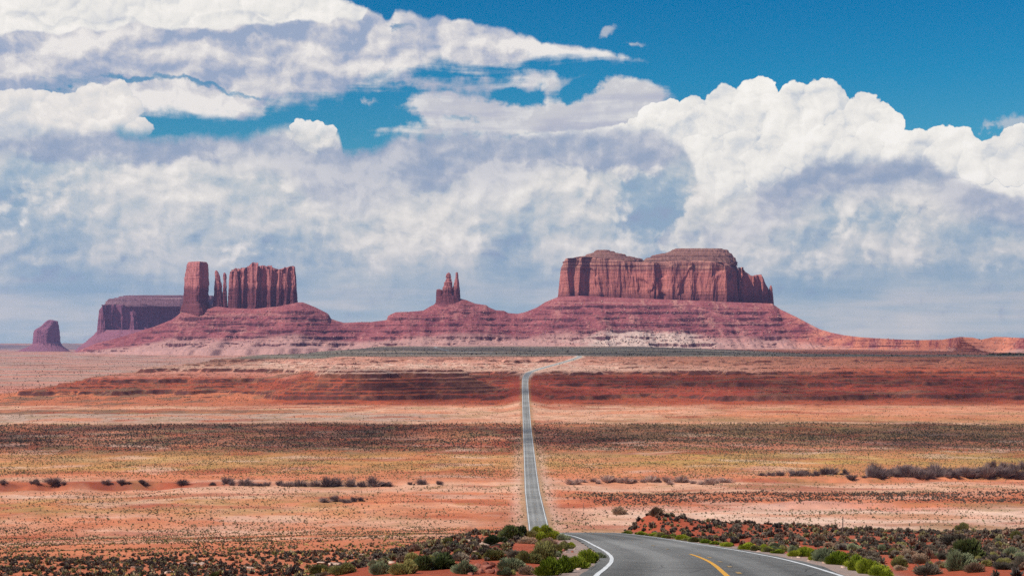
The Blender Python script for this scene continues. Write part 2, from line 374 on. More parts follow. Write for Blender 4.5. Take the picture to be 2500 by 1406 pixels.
def ip(x, pts): return np.interp(x, [p[0] for p in pts], [p[1] for p in pts])

# ------------------------------------------------------------------ mesh and object helpers
def mesh_obj(name, verts, faces, mats=(), parent=None, smooth=True, attrs=None, link=True):
    """verts (n,3); faces (m,3|4) int array; attrs {name: (n,4)} colour or (n,) float point attributes"""
    verts = np.asarray(verts, np.float32); faces = np.asarray(faces, np.int32)
    me = bpy.data.meshes.new(name)
    n, (m, k) = len(verts), faces.shape
    me.vertices.add(n); me.vertices.foreach_set("co", verts.ravel())
    me.loops.add(m * k); me.loops.foreach_set("vertex_index", faces.ravel())
    me.polygons.add(m)
    me.polygons.foreach_set("loop_start", np.arange(0, m * k, k, dtype=np.int32))
    me.polygons.foreach_set("loop_total", np.full(m, k, np.int32))
    if smooth: me.polygons.foreach_set("use_smooth", np.ones(m, bool))
    for an, a in (attrs or {}).items():
        a = np.asarray(a, np.float32)
        if a.ndim == 2:
            at_ = me.attributes.new(an, 'FLOAT_COLOR', 'POINT'); at_.data.foreach_set("color", a.ravel())
        else:
            at_ = me.attributes.new(an, 'FLOAT', 'POINT'); at_.data.foreach_set("value", a)
    me.update(calc_edges=True); me.validate()
    for mt in (mats if isinstance(mats, (list, tuple)) else [mats]): me.materials.append(mt)
    o = bpy.data.objects.new(name, me)
    if link: COL.objects.link(o)
    if parent is not None: o.parent = parent
    return o
def empty(name, loc=(0, 0, 0)):
    o = bpy.data.objects.new(name, None); o.location = loc; o.empty_display_size = 1.0; COL.objects.link(o); return o
def tag(o, label=None, cat=None, group=None, kind=None):
    if label: o["label"] = label
    if cat: o["category"] = cat
    if group: o["group"] = group
    if kind: o["kind"] = kind
    return o
def grid_faces(nr, nc, wrap=False):
    i = np.arange(nr - 1)[:, None]; j = np.arange(nc if wrap else nc - 1)[None, :]
    j2 = (j + 1) % nc
    a = i * nc + j; b = i * nc + j2; c = (i + 1) * nc + j2; d = (i + 1) * nc + j
    return np.stack([a, b, c, d], -1).reshape(-1, 4)

# ------------------------------------------------------------------ the road's course and the lie of the land
RX = [(-40, -1.6), (0, 1.5), (20, 4.3), (45, 6.70), (50.7, 7.45), (62, 8.55), (71, 9.05), (83, 9.50), (108, 10.05), (118, 10.35), (140, 10.75), (160, 10.9), (186, 10.5), (211, 10.2), (260, 10.0), (350, 10.4), (608, 11.7), (834, 12.1),
      (1424, 15.8), (2013, 18.6), (2090, 19.6), (2140, 23), (2190, 32), (2250, 47), (2320, 67), (2420, 96), (2500, 116), (2548, 125), (2585, 124), (2630, 112), (2720, 60), (3000, -40), (3800, -170), (5500, -304), (6400, -340), (9000, -400)]
RZ = [(-40, 3.24), (0, -1.8), (211, -28.4), (225, -30.6), (260, -37.5), (300, -47), (400, -66), (470, -75.5), (540, -79.5), (608, -80.8), (700, -84.2), (834, -88.8), (1000, -91.4), (1424, -93), (1558, -90.5), (1800, -77.5), (2013, -61), (2150, -47), (2320, -38),
      (2500, -28), (2555, -25.4), (2650, -24.6), (5500, -21.5), (6400, -20), (9000, -20)]
_yd = np.concatenate([np.arange(-60, 2700, 1.0), np.arange(2700, 9001, 10.0)])
def _smooth(y, v, w):
    k = np.exp(-0.5 * (np.arange(-3 * w, 3 * w + 1) / w) ** 2); k /= k.sum()
    yy = np.arange(-60, 9001, 1.0); vv = np.interp(yy, y, v)
    return yy, np.convolve(np.pad(vv, 3 * w, mode='edge'), k, mode='valid')
_yy, _xr = _smooth([p[0] for p in RX], [p[1] for p in RX], 6)
_, _xr2 = _smooth([p[0] for p in RX], [p[1] for p in RX], 26)
_xr = mixn(_xr, _xr2, sstep(300, 1500, _yy))
_, _zr = _smooth([p[0] for p in RZ], [p[1] for p in RZ], 9)
_mr = np.gradient(_xr, _yy)
def road_x(Y): return np.interp(Y, _yy, _xr)
def road_z(Y): return np.interp(Y, _yy, _zr)
def road_d(X, Y):
    return (X - road_x(Y)) / np.sqrt(1 + np.interp(Y, _yy, _mr) ** 2)

def terrace(z, step, sharp, jitter=0.0):
    q = (z + jitter) / step; f = np.floor(q); r = q - f
    r = np.where(r < 1 - sharp, r * 0.35 / (1 - sharp), 0.35 + (r - 1 + sharp) * 0.65 / sharp)
    return (f + r) * step - jitter

def wash_y(X): return 905 + 14 * perlin(X / 90.0, X * 0, 5) + np.where(X > 0, 0.16 * X, 0.03 * X)
VALLEY = [(-100, -70), (300, -77), (427, -78.5), (608, -81.3), (700, -84.6), (834, -89.0), (1000, -92.0), (1424, -93.3), (1558, -91), (1700, -86), (1800, -82), (1900, -81), (2300, -82), (3000, -85), (5000, -73), (7000, -57), (9000, -60), (12000, -84), (18000, -130), (90000, -420)]
ESC = [(-400, -96), (-150, -87), (0, -82), (110, -73), (210, -63), (290, -54), (350, -47), (450, -40), (550, -34.5), (660, -29.5), (760, -26), (1500, -24), (4000, -20), (60000, -20)]
XLINE = [(1800, -760), (2100, -740), (2300, -690), (2600, -600), (3200, -520), (5000, -560), (7000, -700), (9000, -900)]
def land(X, Y):
    """height of the ground sheet at (X, Y); the camera is the origin, looking along +Y"""
    X, Y = np.broadcast_arrays(np.asarray(X, float), np.asarray(Y, float))
    # near slope the camera stands on
    z = -1.8 - 0.126 * Y
    z = z - 3.2 * sstep(-3, -20, X) * sstep(10, 45, Y) - 0.020 * np.clip(-X - 25, 0, 400) * sstep(20, 120, Y)
    cr = sstep(-20, 2, X)                                       # right of here the slope ends in a crest
    yc = 212 + 10 * perlin(X / 23.0, X * 0 + 3.3, 8) + np.clip(X - 30, 0, 400) * 0.12
    over_ = np.clip(Y - yc, 0, 1e9)
    z = z - cr * np.minimum(0.16 * over_ * sstep(0, 26, over_), 300)
    z = z + 2.1 * np.exp(-((X - 20) / 6.5) ** 2 - ((Y - 205) / 22) ** 2) + 0.9 * np.exp(-((X - 34) / 10) ** 2 - ((Y - 200) / 20) ** 2)
    z = z + 0.25 * fbm(X / 7.0, Y / 9.0, 3, 11) * sstep(5, 40, Y) + 0.9 * fbm(X / 40.0, Y / 55.0, 3, 12) * sstep(60, 160, Y) 
    # valley floor with its wash
    v = ip(Y, VALLEY) + 1.6 * fbm(X / 130.0, Y / 180.0, 4, 21) * sstep(500, 800, Y) * (1 - 0.4 * sstep(2200, 4000, Y)) + 0.5 * fbm(X / 25.0, Y / 40.0, 3, 22)
    dw = Y - wash_y(X)
    hb = (1.2 + 0.5 * perlin(X / 60.0, X * 0 + 4, 43)) + (2.6 + 1.2 * perlin(X / 22.0, X * 0, 44)) * sstep(-190, -240, X) * sstep(-420, -330, X) + 1.0 * sstep(150, 220, X)
    v = v + hb * (sstep(-1.0, 3.0, dw + 5 * perlin(X / 16.0, X * 0, 40)) - 1.0) * sstep(-150, -10, dw) * np.where(dw < 60, 1, 1)
    d2 = Y - (742 + 0.10 * (X - 150) + 8 * perlin(X / 20.0, X * 0, 41))
    v = v - 1.8 * sstep(0, -3, d2) * sstep(-60, -3, d2) * sstep(120, 140, X) * sstep(240, 200, X)
    z = smax(z, v, 5.0)
    # terraces rising to the plateau
    ye = 1800 + 190 * sstep(-260, -420, X) + 60 * fbm(X / 210.0, X * 0 + 1.7, 3, 31) + 20 * sstep(200, 700, X)
    d = Y - ye + 42 * fbm(X / 95.0, Y / 130.0, 4, 32)
    d = d + 95 * (ridged(X / 120.0 + 0.3 * fbm(X / 60.0, Y / 60.0, 2, 48), Y / 420.0, 3, 47) - 0.72) * sstep(-40, 60, d) + 14 * fbm(X / 26.0, Y / 34.0, 3, 49)
    e = ip(d, ESC)
    e = e - 15 * sstep(450, 1100, X) * sstep(2700, 3700, Y)
    xl = ip(Y, XLINE) + 40 * fbm(Y / 160.0, X * 0, 3, 33)
    ml = sstep(-130, 60, X - xl)
    e = mixn(np.minimum(e, -84), e, ml)
    # the striped mound in front of the escarpment
    dd = np.hypot((X + 205) * 0.92 + np.clip(-(X + 205), 0, 60) * 0.35, (Y - 1985) * 1.0) - 26
    dd = np.minimum(dd, np.hypot(np.clip(-(X + 205), 0, None) * 9 + np.clip(X + 90, 0, None) * 1.0, (Y - 2010)) - 10)
    mound = -35.5 - 0.46 * np.clip(dd + 10 * fbm(X / 30.0, Y / 30.0, 3, 34), 0, None)
    e = smax(e, mound, 3.0)
    act = sstep(-90, -83, e) * (1 - sstep(-27.5, -25.0, e)) * (Y < 2900)
    jit = 1.5 * fbm(X / 260.0, Y / 260.0, 2, 35)
    e1 = terrace(e, 5.6, 0.07, jit + 0.5 * fbm(X / 25.0, Y / 25.0, 2, 46))
    e2 = terrace(e, 14.0, 0.07, jit + 2.0 + 1.0 * fbm(X / 40.0, Y / 40.0, 2, 36))
    strong = np.clip(0.62 + 1.3 * fbm(X / 120.0, Y / 300.0, 3, 37), 0.25, 1)
    et = mixn(e, mixn(e1, e2, np.clip(strong * 0.8, 0, 1)), 0.9)
    e = mixn(e, et, act)
    e = e + act * 0.8 * fbm(X / 9.0, Y / 12.0, 3, 38)
    z = np.where(Y > 1500, smax(z, e, 2.0), z)
    # broad swells far out on the left plain and the plateau
    z = z + 2.5 * fbm(X / 420.0, Y / 700.0, 3, 39) * sstep(2500, 3500, Y)
    # the road bench
    rd = np.abs(road_d(X, Y)); rz = road_z(Y)
    wide = ip(Y, [(0, 9), (250, 10), (600, 22), (1500, 34), (2600, 40), (9000, 60)])
    m = sstep(wide, 5.6, rd) * (Y < 8900)
    return mixn(z, rz - 0.10 - 0.05 * np.clip(rd - 5.0, 0, 6), m)

# ------------------------------------------------------------------ material helpers
def new_mat(name):
    m = bpy.data.materials.new(name); m.use_nodes = True
    nt = m.node_tree; b = nt.nodes['Principled BSDF']
    b.inputs['Roughness'].default_value = 0.9; b.inputs['Specular IOR Level'].default_value = 0.15
    return m, G(nt), b
def wpos(g):
    n = g.new('ShaderNodeNewGeometry'); return E(g, n.outputs['Position'])
def attr(g, name):
    n = g.new('ShaderNodeAttribute'); n.attribute_name = name; return E(g, n.outputs['Color']), E(g, n.outputs['Fac'])
def bump(g, b, h, strength=0.5, dist=1.0):
    n = g.new('ShaderNodeBump'); n.inputs['Strength'].default_value = strength; n.inputs['Distance'].default_value = dist
    g.links.new(h.s, n.inputs['Height']); g.links.new(n.outputs[0], b.inputs['Normal'])
def shade(g, c, f):
    """multiply a colour by a scalar"""
    return g.vm('SCALE', c, f)

ALB = 1.0 / 1.42
def alb(r, g_, b):          # sunlit photo colour -> rough base colour
    q = lin(r, g_, b); return np.array([q[0] * ALB, q[1] * ALB, q[2] * ALB])

# ------------------------------------------------------------------ soils: which earth lies where
SOILS = dict(
    red=alb(190, 92, 62), deep=alb(170, 70, 54), orange=alb(240, 146, 102), sand=alb(252, 192, 156), pale=alb(255, 215, 188), pink=alb(236, 160, 136),
    grass=alb(216, 168, 96), olive=alb(176, 142, 92), scrub=alb(132, 108, 84), dark=alb(108, 84, 72), green=alb(112, 122, 108), greyp=alb(199, 174, 155), gravel=alb(176, 160, 148), brown=alb(170, 112, 88))
def soil_colour(X, Y, Z):
    Yc = np.maximum(Y, 20.0)
    px = CX + F * X / Yc; py = HY - F * Z / Yc                  # used as a map reference only; colours stay with the ground
    n1 = fbm(X / 60.0, Y / 90.0, 4, 51); n2 = fbm(X / 18.0, Y / 30.0, 4, 52); n3 = fbm(X / 240.0, Y / 160.0, 3, 53)
    c = np.zeros(X.shape + (3,)); c[:] = SOILS['red']
    def lay(name, m):
        nonlocal c
        m = np.clip(m, 0, 1)[..., None]; c = c * (1 - m) + SOILS[name] * m
    far = Y > 330
    # valley, from near to far (Y is the distance)
    Yn = Y + 45 * n1 + 14 * n2
    lay('sand', sstep(330, 420, Yn) * sstep(-40, 40, X - 20) ) 
    lay('orange', sstep(60, 200, Y) * sstep(20, -20, X) * (0.8 + 0.5 * n2))
    lay('sand', sstep(300, 420, Yn) * sstep(20, -30, X) * sstep(0.05, 0.4, n3 + 0.22 + n1 * 0.5) * 0.85)
    lay('pale', sstep(560, 640, Y) * sstep(760, 690, Yn) * sstep(10, 80, X) * 0.7)
    lay('pink', sstep(700, 740, Yn) * sstep(800, 760, Yn) * sstep(20, 60, X) * 0.8)
    lay('orange', sstep(420, 600, Y) * sstep(900, 760, Yn) * sstep(10, -60, X) * sstep(-0.1, 0.25, n1 - 0.05) * 0.8)
    lay('grass', sstep(640, 720, Yn) * sstep(850, 830, Yn) * sstep(-20, -120, X) * (0.35 + 0.8 * n2))
    lay('sand', sstep(790, 830, Yn) * sstep(960, 900, Yn) * 0.9)
    lay('orange', sstep(740, 760, Yn) * sstep(850, 820, Yn) * sstep(-150, -40, X)); lay('red', sstep(755, 775, Yn) * sstep(850, 825, Yn) * sstep(-10, 60, X) * 0.55)
    lay('red', sstep(-16, -2, Y - wash_y(X)) * sstep(26, 6, Y - wash_y(X)) * sstep(-170, -215, X))
    lay('orange', sstep(900, 940, Yn) * sstep(1120, 1060, Yn) * 0.95)
    lay('grass', sstep(960, 1050, Yn + 60 * n3) * sstep(1240, 1170, Yn) * (0.6 + 0.5 * n1 + 0.3 * sstep(0, 150, X)))
    lay('red', sstep(1140, 1200, Yn) * sstep(1575, 1560, Y) * 0.75)
    lay('scrub', sstep(1140, 1210, Yn) * sstep(1580, 1562, Y) * (0.35 + 1.1 * n2 + 0.5 * n1 + 0.2 * sstep(0, -150, X)))
    lay('olive', sstep(1300, 1400, Yn) * sstep(1580, 1560, Y) * sstep(0, 200, X) * 0.6)
    lay('sand', sstep(1548, 1562, Y + 6 * n1) * sstep(1930, 1850, Y) )
    lay('olive', sstep(1560, 1580, Y) * sstep(1680, 1640, Y + 30 * n1) * sstep(60, 260, X) * 0.75)
    lay('orange', sstep(1560, 1620, Y) * sstep(1900, 1750, Y) * sstep(120, 330, X) * 0.55)
    lay('greyp', sstep(1570, 1600, Yn * 0.3 + Y * 0.7) * sstep(1720, 1690, Y) * sstep(-40, -120, X) * 0.75)
    lay('brown', sstep(1690, 1700, Y + 10 * n2) * sstep(1760, 1745, Y + 10 * n2) * sstep(-240, -300, X) * 0.9)
    lay('scrub', sstep(1690, 1700, Y + 10 * n2) * sstep(1745, 1735, Y + 10 * n2) * sstep(-180, -300, X) * 0.6)
    pq = fbm(X / 75.0, Y / 48.0, 4, 54); pr = fbm(X / 120.0, Y / 60.0, 4, 55); mid = sstep(300, 480, Y) * sstep(1950, 1800, Y)
    lay('pale', mid * sstep(0.12, 0.34, pq) * 0.45 * sstep(1600, 1300, Y)); lay('orange', mid * sstep(0.05, 0.3, pq) * 0.6 * sstep(1560, 1600, Y)); lay('red', mid * sstep(0.12, 0.36, pr) * 0.65); lay('olive', mid * sstep(0.14, 0.34, -pq + 0.3 * n2) * 0.5); lay('orange', mid * sstep(0.10, 0.30, -pr) * 0.5)
    # escarpment, by height
    up = sstep(1780, 1840, Y + 25 * n1) * sstep(-87, -80, Z + 1.5 * n2)
    lay('red', up)
    lay('deep', up * sstep(-80, -74, Z) * sstep(-48, -56, Z + 5 * n1) * (0.75 + 0.5 * n2))
    md = sstep(125, 95, np.hypot((X + 190) * 0.75, Y - 1985)) * sstep(-80, -74, Z)
    lay('red', up * md * 0.85)
    lw = up * sstep(-300, -380, X)
    lay('red', lw * 0.7); lay('orange', lw * sstep(-70, -77, Z + 4 * n1) * 0.7); lay('scrub', lw * sstep(-66, -72, Z) * sstep(0.0, 0.25, n1 + 0.4 * n2) * 0.8); lay('pink', lw * sstep(-60, -54, Z + 4 * n2) * sstep(-46, -50, Z) * 0.7)
    lay('scrub', up * sstep(-78, -72, Z) * sstep(-46, -52, Z) * sstep(0.08, 0.3, fbm(X / 150.0, Y / 40.0, 3, 60)) * 0.6)
    lay('pale', up * sstep(-52, -45, Z + 6 * n1) * sstep(620, 160, X) * 0.6)
    lay('pink', up * sstep(-44, -38, Z + 5 * n1) * (0.65 + 0.8 * n2) * sstep(900, 300, X))
    lay('pale', up * sstep(-45, -41, Z + 2 * n1) * sstep(-33, -37, Z + 2 * n2) * sstep(-0.05, 0.15, n2 + 0.5 * n1) * 0.75 * sstep(450, 100, X))
    lay('brown', up * sstep(-44, -36, Z + 6 * n2) * sstep(60, 300, X) * 0.7)
    lay('brown', up * sstep(-46, -38, Z + 6 * n2) * sstep(-420, -520, X) * 0.7)
    lay('brown', up * sstep(-36, -28, Z + 8 * n2) * sstep(0.0, 0.2, n1) * 0.5)
    # steep ledges: dark red rock, with the shade of their faces painted in
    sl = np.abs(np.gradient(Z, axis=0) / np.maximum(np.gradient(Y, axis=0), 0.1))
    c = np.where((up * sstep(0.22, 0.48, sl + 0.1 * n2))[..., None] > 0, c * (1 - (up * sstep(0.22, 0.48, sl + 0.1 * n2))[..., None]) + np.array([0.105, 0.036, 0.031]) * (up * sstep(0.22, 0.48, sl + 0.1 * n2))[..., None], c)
    bk = sstep(0.22, 0.5, sl) * sstep(680, 720, Y) * sstep(1050, 1000, Y) * 0.8  # cut bank: dark rock tone that also paints the shade of its overhanging top
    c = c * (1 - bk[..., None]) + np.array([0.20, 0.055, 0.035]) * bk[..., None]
    # plateau of dark green scrub and the wide plain on the left
    pl = sstep(2540, 2640, Y + 30 * n1) * sstep(-34, -29, Z)
    lay('green', pl * (0.85 + 0.25 * n3))
    lay('greyp', pl * sstep(0.12, 0.3, fbm(X / 500.0, Y / 140.0, 3, 57)) * 0.5)
    lay('sand', sstep(5200, 6200, Y) * sstep(-40, -30, Z) * sstep(0.0, 0.4, n3 + 0.1) * 0.7)
    xl = ip(Y, XLINE)
    lp = sstep(2050, 2200, Y) * np.maximum(sstep(-79, -83, Z), sstep(2400, 2700, Y) * sstep(-20, -110, X - xl) * sstep(-36, -42, Z))
    lay('pink', lp)
    st = fbm(X / 380.0, Y / 150.0, 4, 58)
    lay('greyp', lp * sstep(2400, 2900, Y + 200 * n3) * sstep(-0.35, 0.2, st) * 0.8)
    lay('brown', lp * sstep(2700, 3200, Y) * sstep(0.12, 0.3, fbm(X / 240.0, Y / 130.0, 4, 59)) * 0.7)
    lay('red', lp * sstep(2900, 2300, Y + 300 * n3) * sstep(-0.15, 0.15, st) * 0.8)
    # verges of the road
    rd = np.abs(road_d(X, Y))
    lay('gravel', sstep(7.4, 5.6, rd + 1.2 * n2) * sstep(260, 200, Y) * 0.9)
    lay('pale', sstep(16, 7, rd + 4 * n2) * sstep(560, 600, Y) * sstep(1500, 1000, Y) * 0.5)
    lay('pale', sstep(11, 6.5, rd) * sstep(2050, 2130, Y) * sstep(2720, 2640, Y))
    lay('olive', sstep(9, 5.5, rd + 2 * n2) * sstep(560, 600, Y) * sstep(2120, 2080, Y) * 0.6)
    return c

def ground_material():
    m, g, b = new_mat("desert_soil")
    P = wpos(g); x, y, z = g.xyz(P)
    c, _ = attr(g, "soil")
    n_f = g.noise(P, 1.6, 5, 0.6); n_m = g.noise(P, 0.11, 6, 0.6); n_l = g.noise(P, 0.018, 5, 0.55)
    Pz = g.mapv(P, scale=(0.006, 0.006, 0.55)); strata = g.noise(Pz, 1.0, 5, 0.6)
    f = (n_m - 0.5) * 0.9 + (n_f - 0.5) * 0.55 + (n_l - 0.5) * 0.5 + (strata - 0.5) * 0.35 + 1.0
    c = shade(g, c, f.mx(0.35))
    # hue wander between redder and paler earth
    c = g.mix((g.noise(P, 0.045, 5, 0.6).ss(0.45, 0.72)) * 0.35, c, (0.46, 0.17, 0.085, 1))
    # ground-hugging scrub too small to stand up: dark olive specks, rarer on open sand
    d1 = g.voro(P, 0.34, 0, rand=1.0); d2 = g.voro(P, 0.13, 0, rand=1.0)
    sp = (d1 + (n_m - 0.5) * 0.5).ss(0.16, 0.30, 1.0, 0.0) * y.ss(900, 1500, 0.0, 0.75)
    sp2 = (d2 + (n_l - 0.5) * 0.7).ss(0.12, 0.26, 1.0, 0.0) * y.ss(1500, 2600, 0.0, 0.8)
    c = g.mix(sp, c, tuple(alb(92, 82, 66)) + (1,)); c = g.mix(sp2, c, tuple(alb(84, 78, 66)) + (1,))
    # small pebbles and litter near the eye
    peb = g.voro(P, 3.3, 0).ss(0.08, 0.2, 1.0, 0.0) * y.ss(150, 320, 0.5, 0.0)
    c = g.mix(peb, c, tuple(alb(150, 112, 90)) + (1,))
    g.links.new(c.s, b.inputs['Base Color'])
    bump(g, b, n_f * 0.25 + n_m * 2.0 + d1 * 0.15, 0.6, 0.6)
    return m

def make_ground():
    rows = np.concatenate([np.arange(-28, 36, 2.0), np.arange(36, 262, 1.0), np.arange(262, 700, 5.0), np.arange(700, 1700, 4.5), np.arange(1700, 1780, 4.0), np.arange(1780, 2720, 1.9),
                           np.arange(2720, 6000, 45.0), np.geomspace(6000, 90000, 60)])
    q = np.linspace(-0.60, 0.60, 1080)
    Y = np.repeat(rows[:, None], len(q), 1); X = q[None, :] * (Y + 34.0)
    Z = land(X, Y)
    c = soil_colour(X, Y, Z)
    v = np.stack([X, Y, Z], -1).reshape(-1, 3)
    rgba = np.concatenate([c, np.ones(c.shape[:2] + (1,))], -1).reshape(-1, 4)
    o = mesh_obj("ground", v, grid_faces(*X.shape), ground_material(), attrs={"soil": rgba})
    tag(o, kind="structure")
make_ground()

def strip(ys, offs, lift, width_fn=None):
    """ribbon along the road between lateral offsets (metres right of the centre line)"""
    x = road_x(ys); m = np.interp(ys, _yy, _mr); nrm = np.sqrt(1 + m * m)
    nx, ny = 1 / nrm, -m / nrm
    z = road_z(ys)
    offs = [np.full(len(ys), o) if np.isscalar(o) else o for o in offs]
    v = np.stack([np.stack([x + nx * o, ys + ny * o, z + lift - 0.02 * np.abs(o) * 0.5], -1) for o in offs], 1)
    return v.reshape(-1, 3), grid_faces(len(ys), len(offs))

def make_road():
    m, g, b = new_mat("asphalt")
    P = wpos(g); x, y, z = g.xyz(P)
    _, lat = attr(g, "lat")                                     # metres from the centre line
    ns = g.noise(P, 26.0, 3, 0.7); nl = g.noise(P, 0.5, 5, 0.6)
    Pl = g.vec(lat * 0.9, y * 0.012, 0.0); nw = g.noise(Pl, 1.0, 4, 0.6)
    al = lat.ab()
    wheel = ((al - 1.75).ab().ss(0.25, 0.9, 1.0, 0.0))          # polished wheel paths, two a lane
    patch = g.noise(g.vec(lat * 0.02, y * 0.016, 3.0), 1.0, 3, 0.5).ss(0.42, 0.62)
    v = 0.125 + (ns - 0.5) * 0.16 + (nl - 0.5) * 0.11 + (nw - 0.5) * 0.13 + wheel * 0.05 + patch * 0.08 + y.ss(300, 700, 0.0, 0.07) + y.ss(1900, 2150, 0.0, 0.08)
    crack = g.voro(g.mapv(P, scale=(0.5, 0.22, 0.5)), 1.0, feature='DISTANCE_TO_EDGE').ss(0.0, 0.02, 1.0, 0.0) * g.noise(P, 0.12, 3).ss(0.42, 0.55)
    v = v * (1.0 - crack * 0.5)
    c = g.vec(v * 1.03, v * 1.0, v * 0.92)
    g.links.new(c.s, b.inputs['Base Color']); b.inputs['Roughness'].default_value = 0.85
    bump(g, b, ns, 0.3, 0.01)
    ys = np.concatenate([np.arange(-40, 300, 0.8), np.arange(300, 2050, 5.0), np.arange(2050, 2700, 3.0), np.arange(2700, 6400, 40.0)])
    wob = 0.22 * fbm(ys / 5.0, ys * 0, 3, 61)
    offs = [-4.6 + wob, np.full(len(ys), -3.4), np.full(len(ys), -1.8), np.full(len(ys), -0.4), np.full(len(ys), 0.4), np.full(len(ys), 1.8), np.full(len(ys), 3.4), 4.6 + 0.22 * fbm(ys / 5.0, ys * 0 + 9, 3, 62)]
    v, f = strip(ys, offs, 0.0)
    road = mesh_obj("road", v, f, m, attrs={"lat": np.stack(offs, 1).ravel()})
    tag(road, kind="structure")
    def paint(name, col, cov):
        m, g, b = new_mat(name); P = wpos(g)
        w = g.noise(P, 3.0, 5, 0.7); w2 = g.noise(P, 0.35, 3)
        c = g.mix((w + w2 * 0.4).ss(cov, cov + 0.25), (0.16, 0.155, 0.15, 1), col)
        g.links.new(c.s, b.inputs['Base Color']); b.inputs['Roughness'].default_value = 0.7
        return m
    white, yellow = paint("white_road_paint", (0.70, 0.70, 0.68, 1), 0.43), paint("yellow_road_paint", (0.72, 0.36, 0.05, 1), 0.41)
    worn = paint("worn_yellow_paint", (0.42, 0.27, 0.10, 1), 0.52)
    jit = 0.035 * fbm(ys / 3.0, ys * 0 + 5, 3, 63)
    w_ = ip(ys, [(0, 0.085), (250, 0.10), (600, 0.17), (2000, 0.24), (6400, 0.25)])
    for sgn in (-1, 1):
        v, f = strip(ys, [sgn * 4.04 - w_ + jit, sgn * 4.04 + w_ + jit], 0.012)
        mesh_obj("edge_line", v, f, white, parent=road)
    sel = ys[(ys < 74)]
    v, f = strip(sel, [0.02 + 0.10 * sstep(50, 80, sel), 0.20 + 0.10 * sstep(50, 80, sel)], 0.012); mesh_obj("centre_line", v, f, yellow, parent=road)
    sel = ys[(ys > 85)]
    v, f = strip(sel, [-0.07 + 0 * sel, 0.07 + 0 * sel], 0.012)
    # broken line: keep 3 m in every 12 m
    k = (np.floor(sel[:-1] / 3.0).astype(int) % 4 == 0); 
    mesh_obj("broken_centre_line", v, f[k], worn, parent=road)
    sel = ys[(ys < 74)]
    v, f = strip(sel, [0.55 + 0 * sel, 0.72 + 0 * sel], 0.012)
    k = (np.floor(sel[:-1] / 1.6).astype(int) % 4 == 1)
    mesh_obj("broken_centre_line", v, f[k], worn, parent=road)
make_road()

# ------------------------------------------------------------------ sun
sl = bpy.data.lights.new("sun", 'SUN'); sl.energy = 4.9; sl.angle = radians(0.53); sl.color = (1.0, 0.955, 0.88)
so = bpy.data.objects.new("sun", sl); COL.objects.link(so)
from mathutils import Vector
so.rotation_euler = Vector(tuple(SUN_DIR)).to_track_quat('Z', 'Y').to_euler()
# ------------------------------------------------------------------ red rock: materials
def rock_material(name, base, dark, pale, zlo=None, zhi=None, lowdark=0.0, strata=0.4, streak=0.5, sc_=1.0, rim=None):
    """sandstone: beds along z, varnish streaks down the face, optional darker thin-bedded foot between zlo and zhi"""
    m, g, b = new_mat(name)
    P = wpos(g); x, y, z = g.xyz(P)
    Pb = g.mapv(P, scale=(0.0022 * sc_, 0.0022 * sc_, 0.085 * sc_)); bed = g.noise(Pb, 1.0, 6, 0.62)
    Pv = g.mapv(P, scale=(0.075 * sc_, 0.075 * sc_, 0.006 * sc_)); var = g.noise(Pv, 1.0, 5, 0.6)
    blot = g.noise(P, 0.012 * sc_, 5, 0.55); fine = g.noise(P, 0.16 * sc_, 4, 0.6)
    c = g.mix((var + (blot - 0.5) * 0.6).ss(0.42, 0.70) * streak, base + (1,), dark + (1,))
    c = g.mix((bed + (fine - 0.5) * 0.4).ss(0.52, 0.72) * strata, c, pale + (1,))
    c = g.mix((0.5 - bed).ss(0.02, 0.16) * strata, c, dark + (1,))
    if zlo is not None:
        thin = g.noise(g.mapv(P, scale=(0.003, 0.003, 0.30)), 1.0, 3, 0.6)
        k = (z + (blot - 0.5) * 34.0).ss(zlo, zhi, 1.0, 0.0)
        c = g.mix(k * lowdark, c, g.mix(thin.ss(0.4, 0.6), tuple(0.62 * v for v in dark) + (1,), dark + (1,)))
    if rim is not None:                                          # thin pale and dark beds under the rim
        tb = g.noise(g.mapv(P, scale=(0.002, 0.002, 0.16)), 1.0, 3, 0.55)
        k = (z + (blot - 0.5) * 20.0).ss(rim[0], rim[1])
        c = g.mix(k * 0.8, c, g.mix(tb.ss(0.44, 0.58), tuple(0.75 * v for v in dark) + (1,), tuple(0.8 * v for v in pale) + (1,)))
    crack = g.noise(g.mapv(P, scale=(0.045, 0.045, 0.0035)), 1.0, 4, 0.7)
    c = shade(g, c, (crack - 0.5).ab().ss(0.0, 0.03, 0.55, 1.0))
    f = 1.0 + (blot - 0.5) * 0.5 + (fine - 0.5) * 0.55
    c = shade(g, c, f)
    g.links.new(c.s, b.inputs['Base Color'])
    bump(g, b, var * 9.0 + bed * 6.0 + fine * 3.5, 0.75, 1.0)
    return m
def t3(a): return tuple(float(v) for v in a)
M_CLIFF = rock_material("red_cliff_rock", (0.54, 0.180, 0.140), (0.16, 0.046, 0.052), (0.68, 0.33, 0.235), streak=0.65, strata=0.25, zlo=240, zhi=285, lowdark=0.7, rim=(368, 405))
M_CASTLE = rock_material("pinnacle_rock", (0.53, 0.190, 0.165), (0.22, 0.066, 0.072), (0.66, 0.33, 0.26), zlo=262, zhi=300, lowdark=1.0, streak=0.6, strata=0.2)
M_CAP = rock_material("layered_cap_rock", (0.30, 0.140, 0.105), (0.085, 0.042, 0.042), (0.50, 0.32, 0.245), streak=0.25, strata=0.75)
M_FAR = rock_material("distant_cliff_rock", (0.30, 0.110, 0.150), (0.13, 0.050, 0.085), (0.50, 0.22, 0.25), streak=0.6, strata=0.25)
M_FARCAP = rock_material("distant_cap_rock", (0.24, 0.12, 0.135), (0.09, 0.05, 0.072), (0.36, 0.22, 0.22), streak=0.25, strata=0.75)
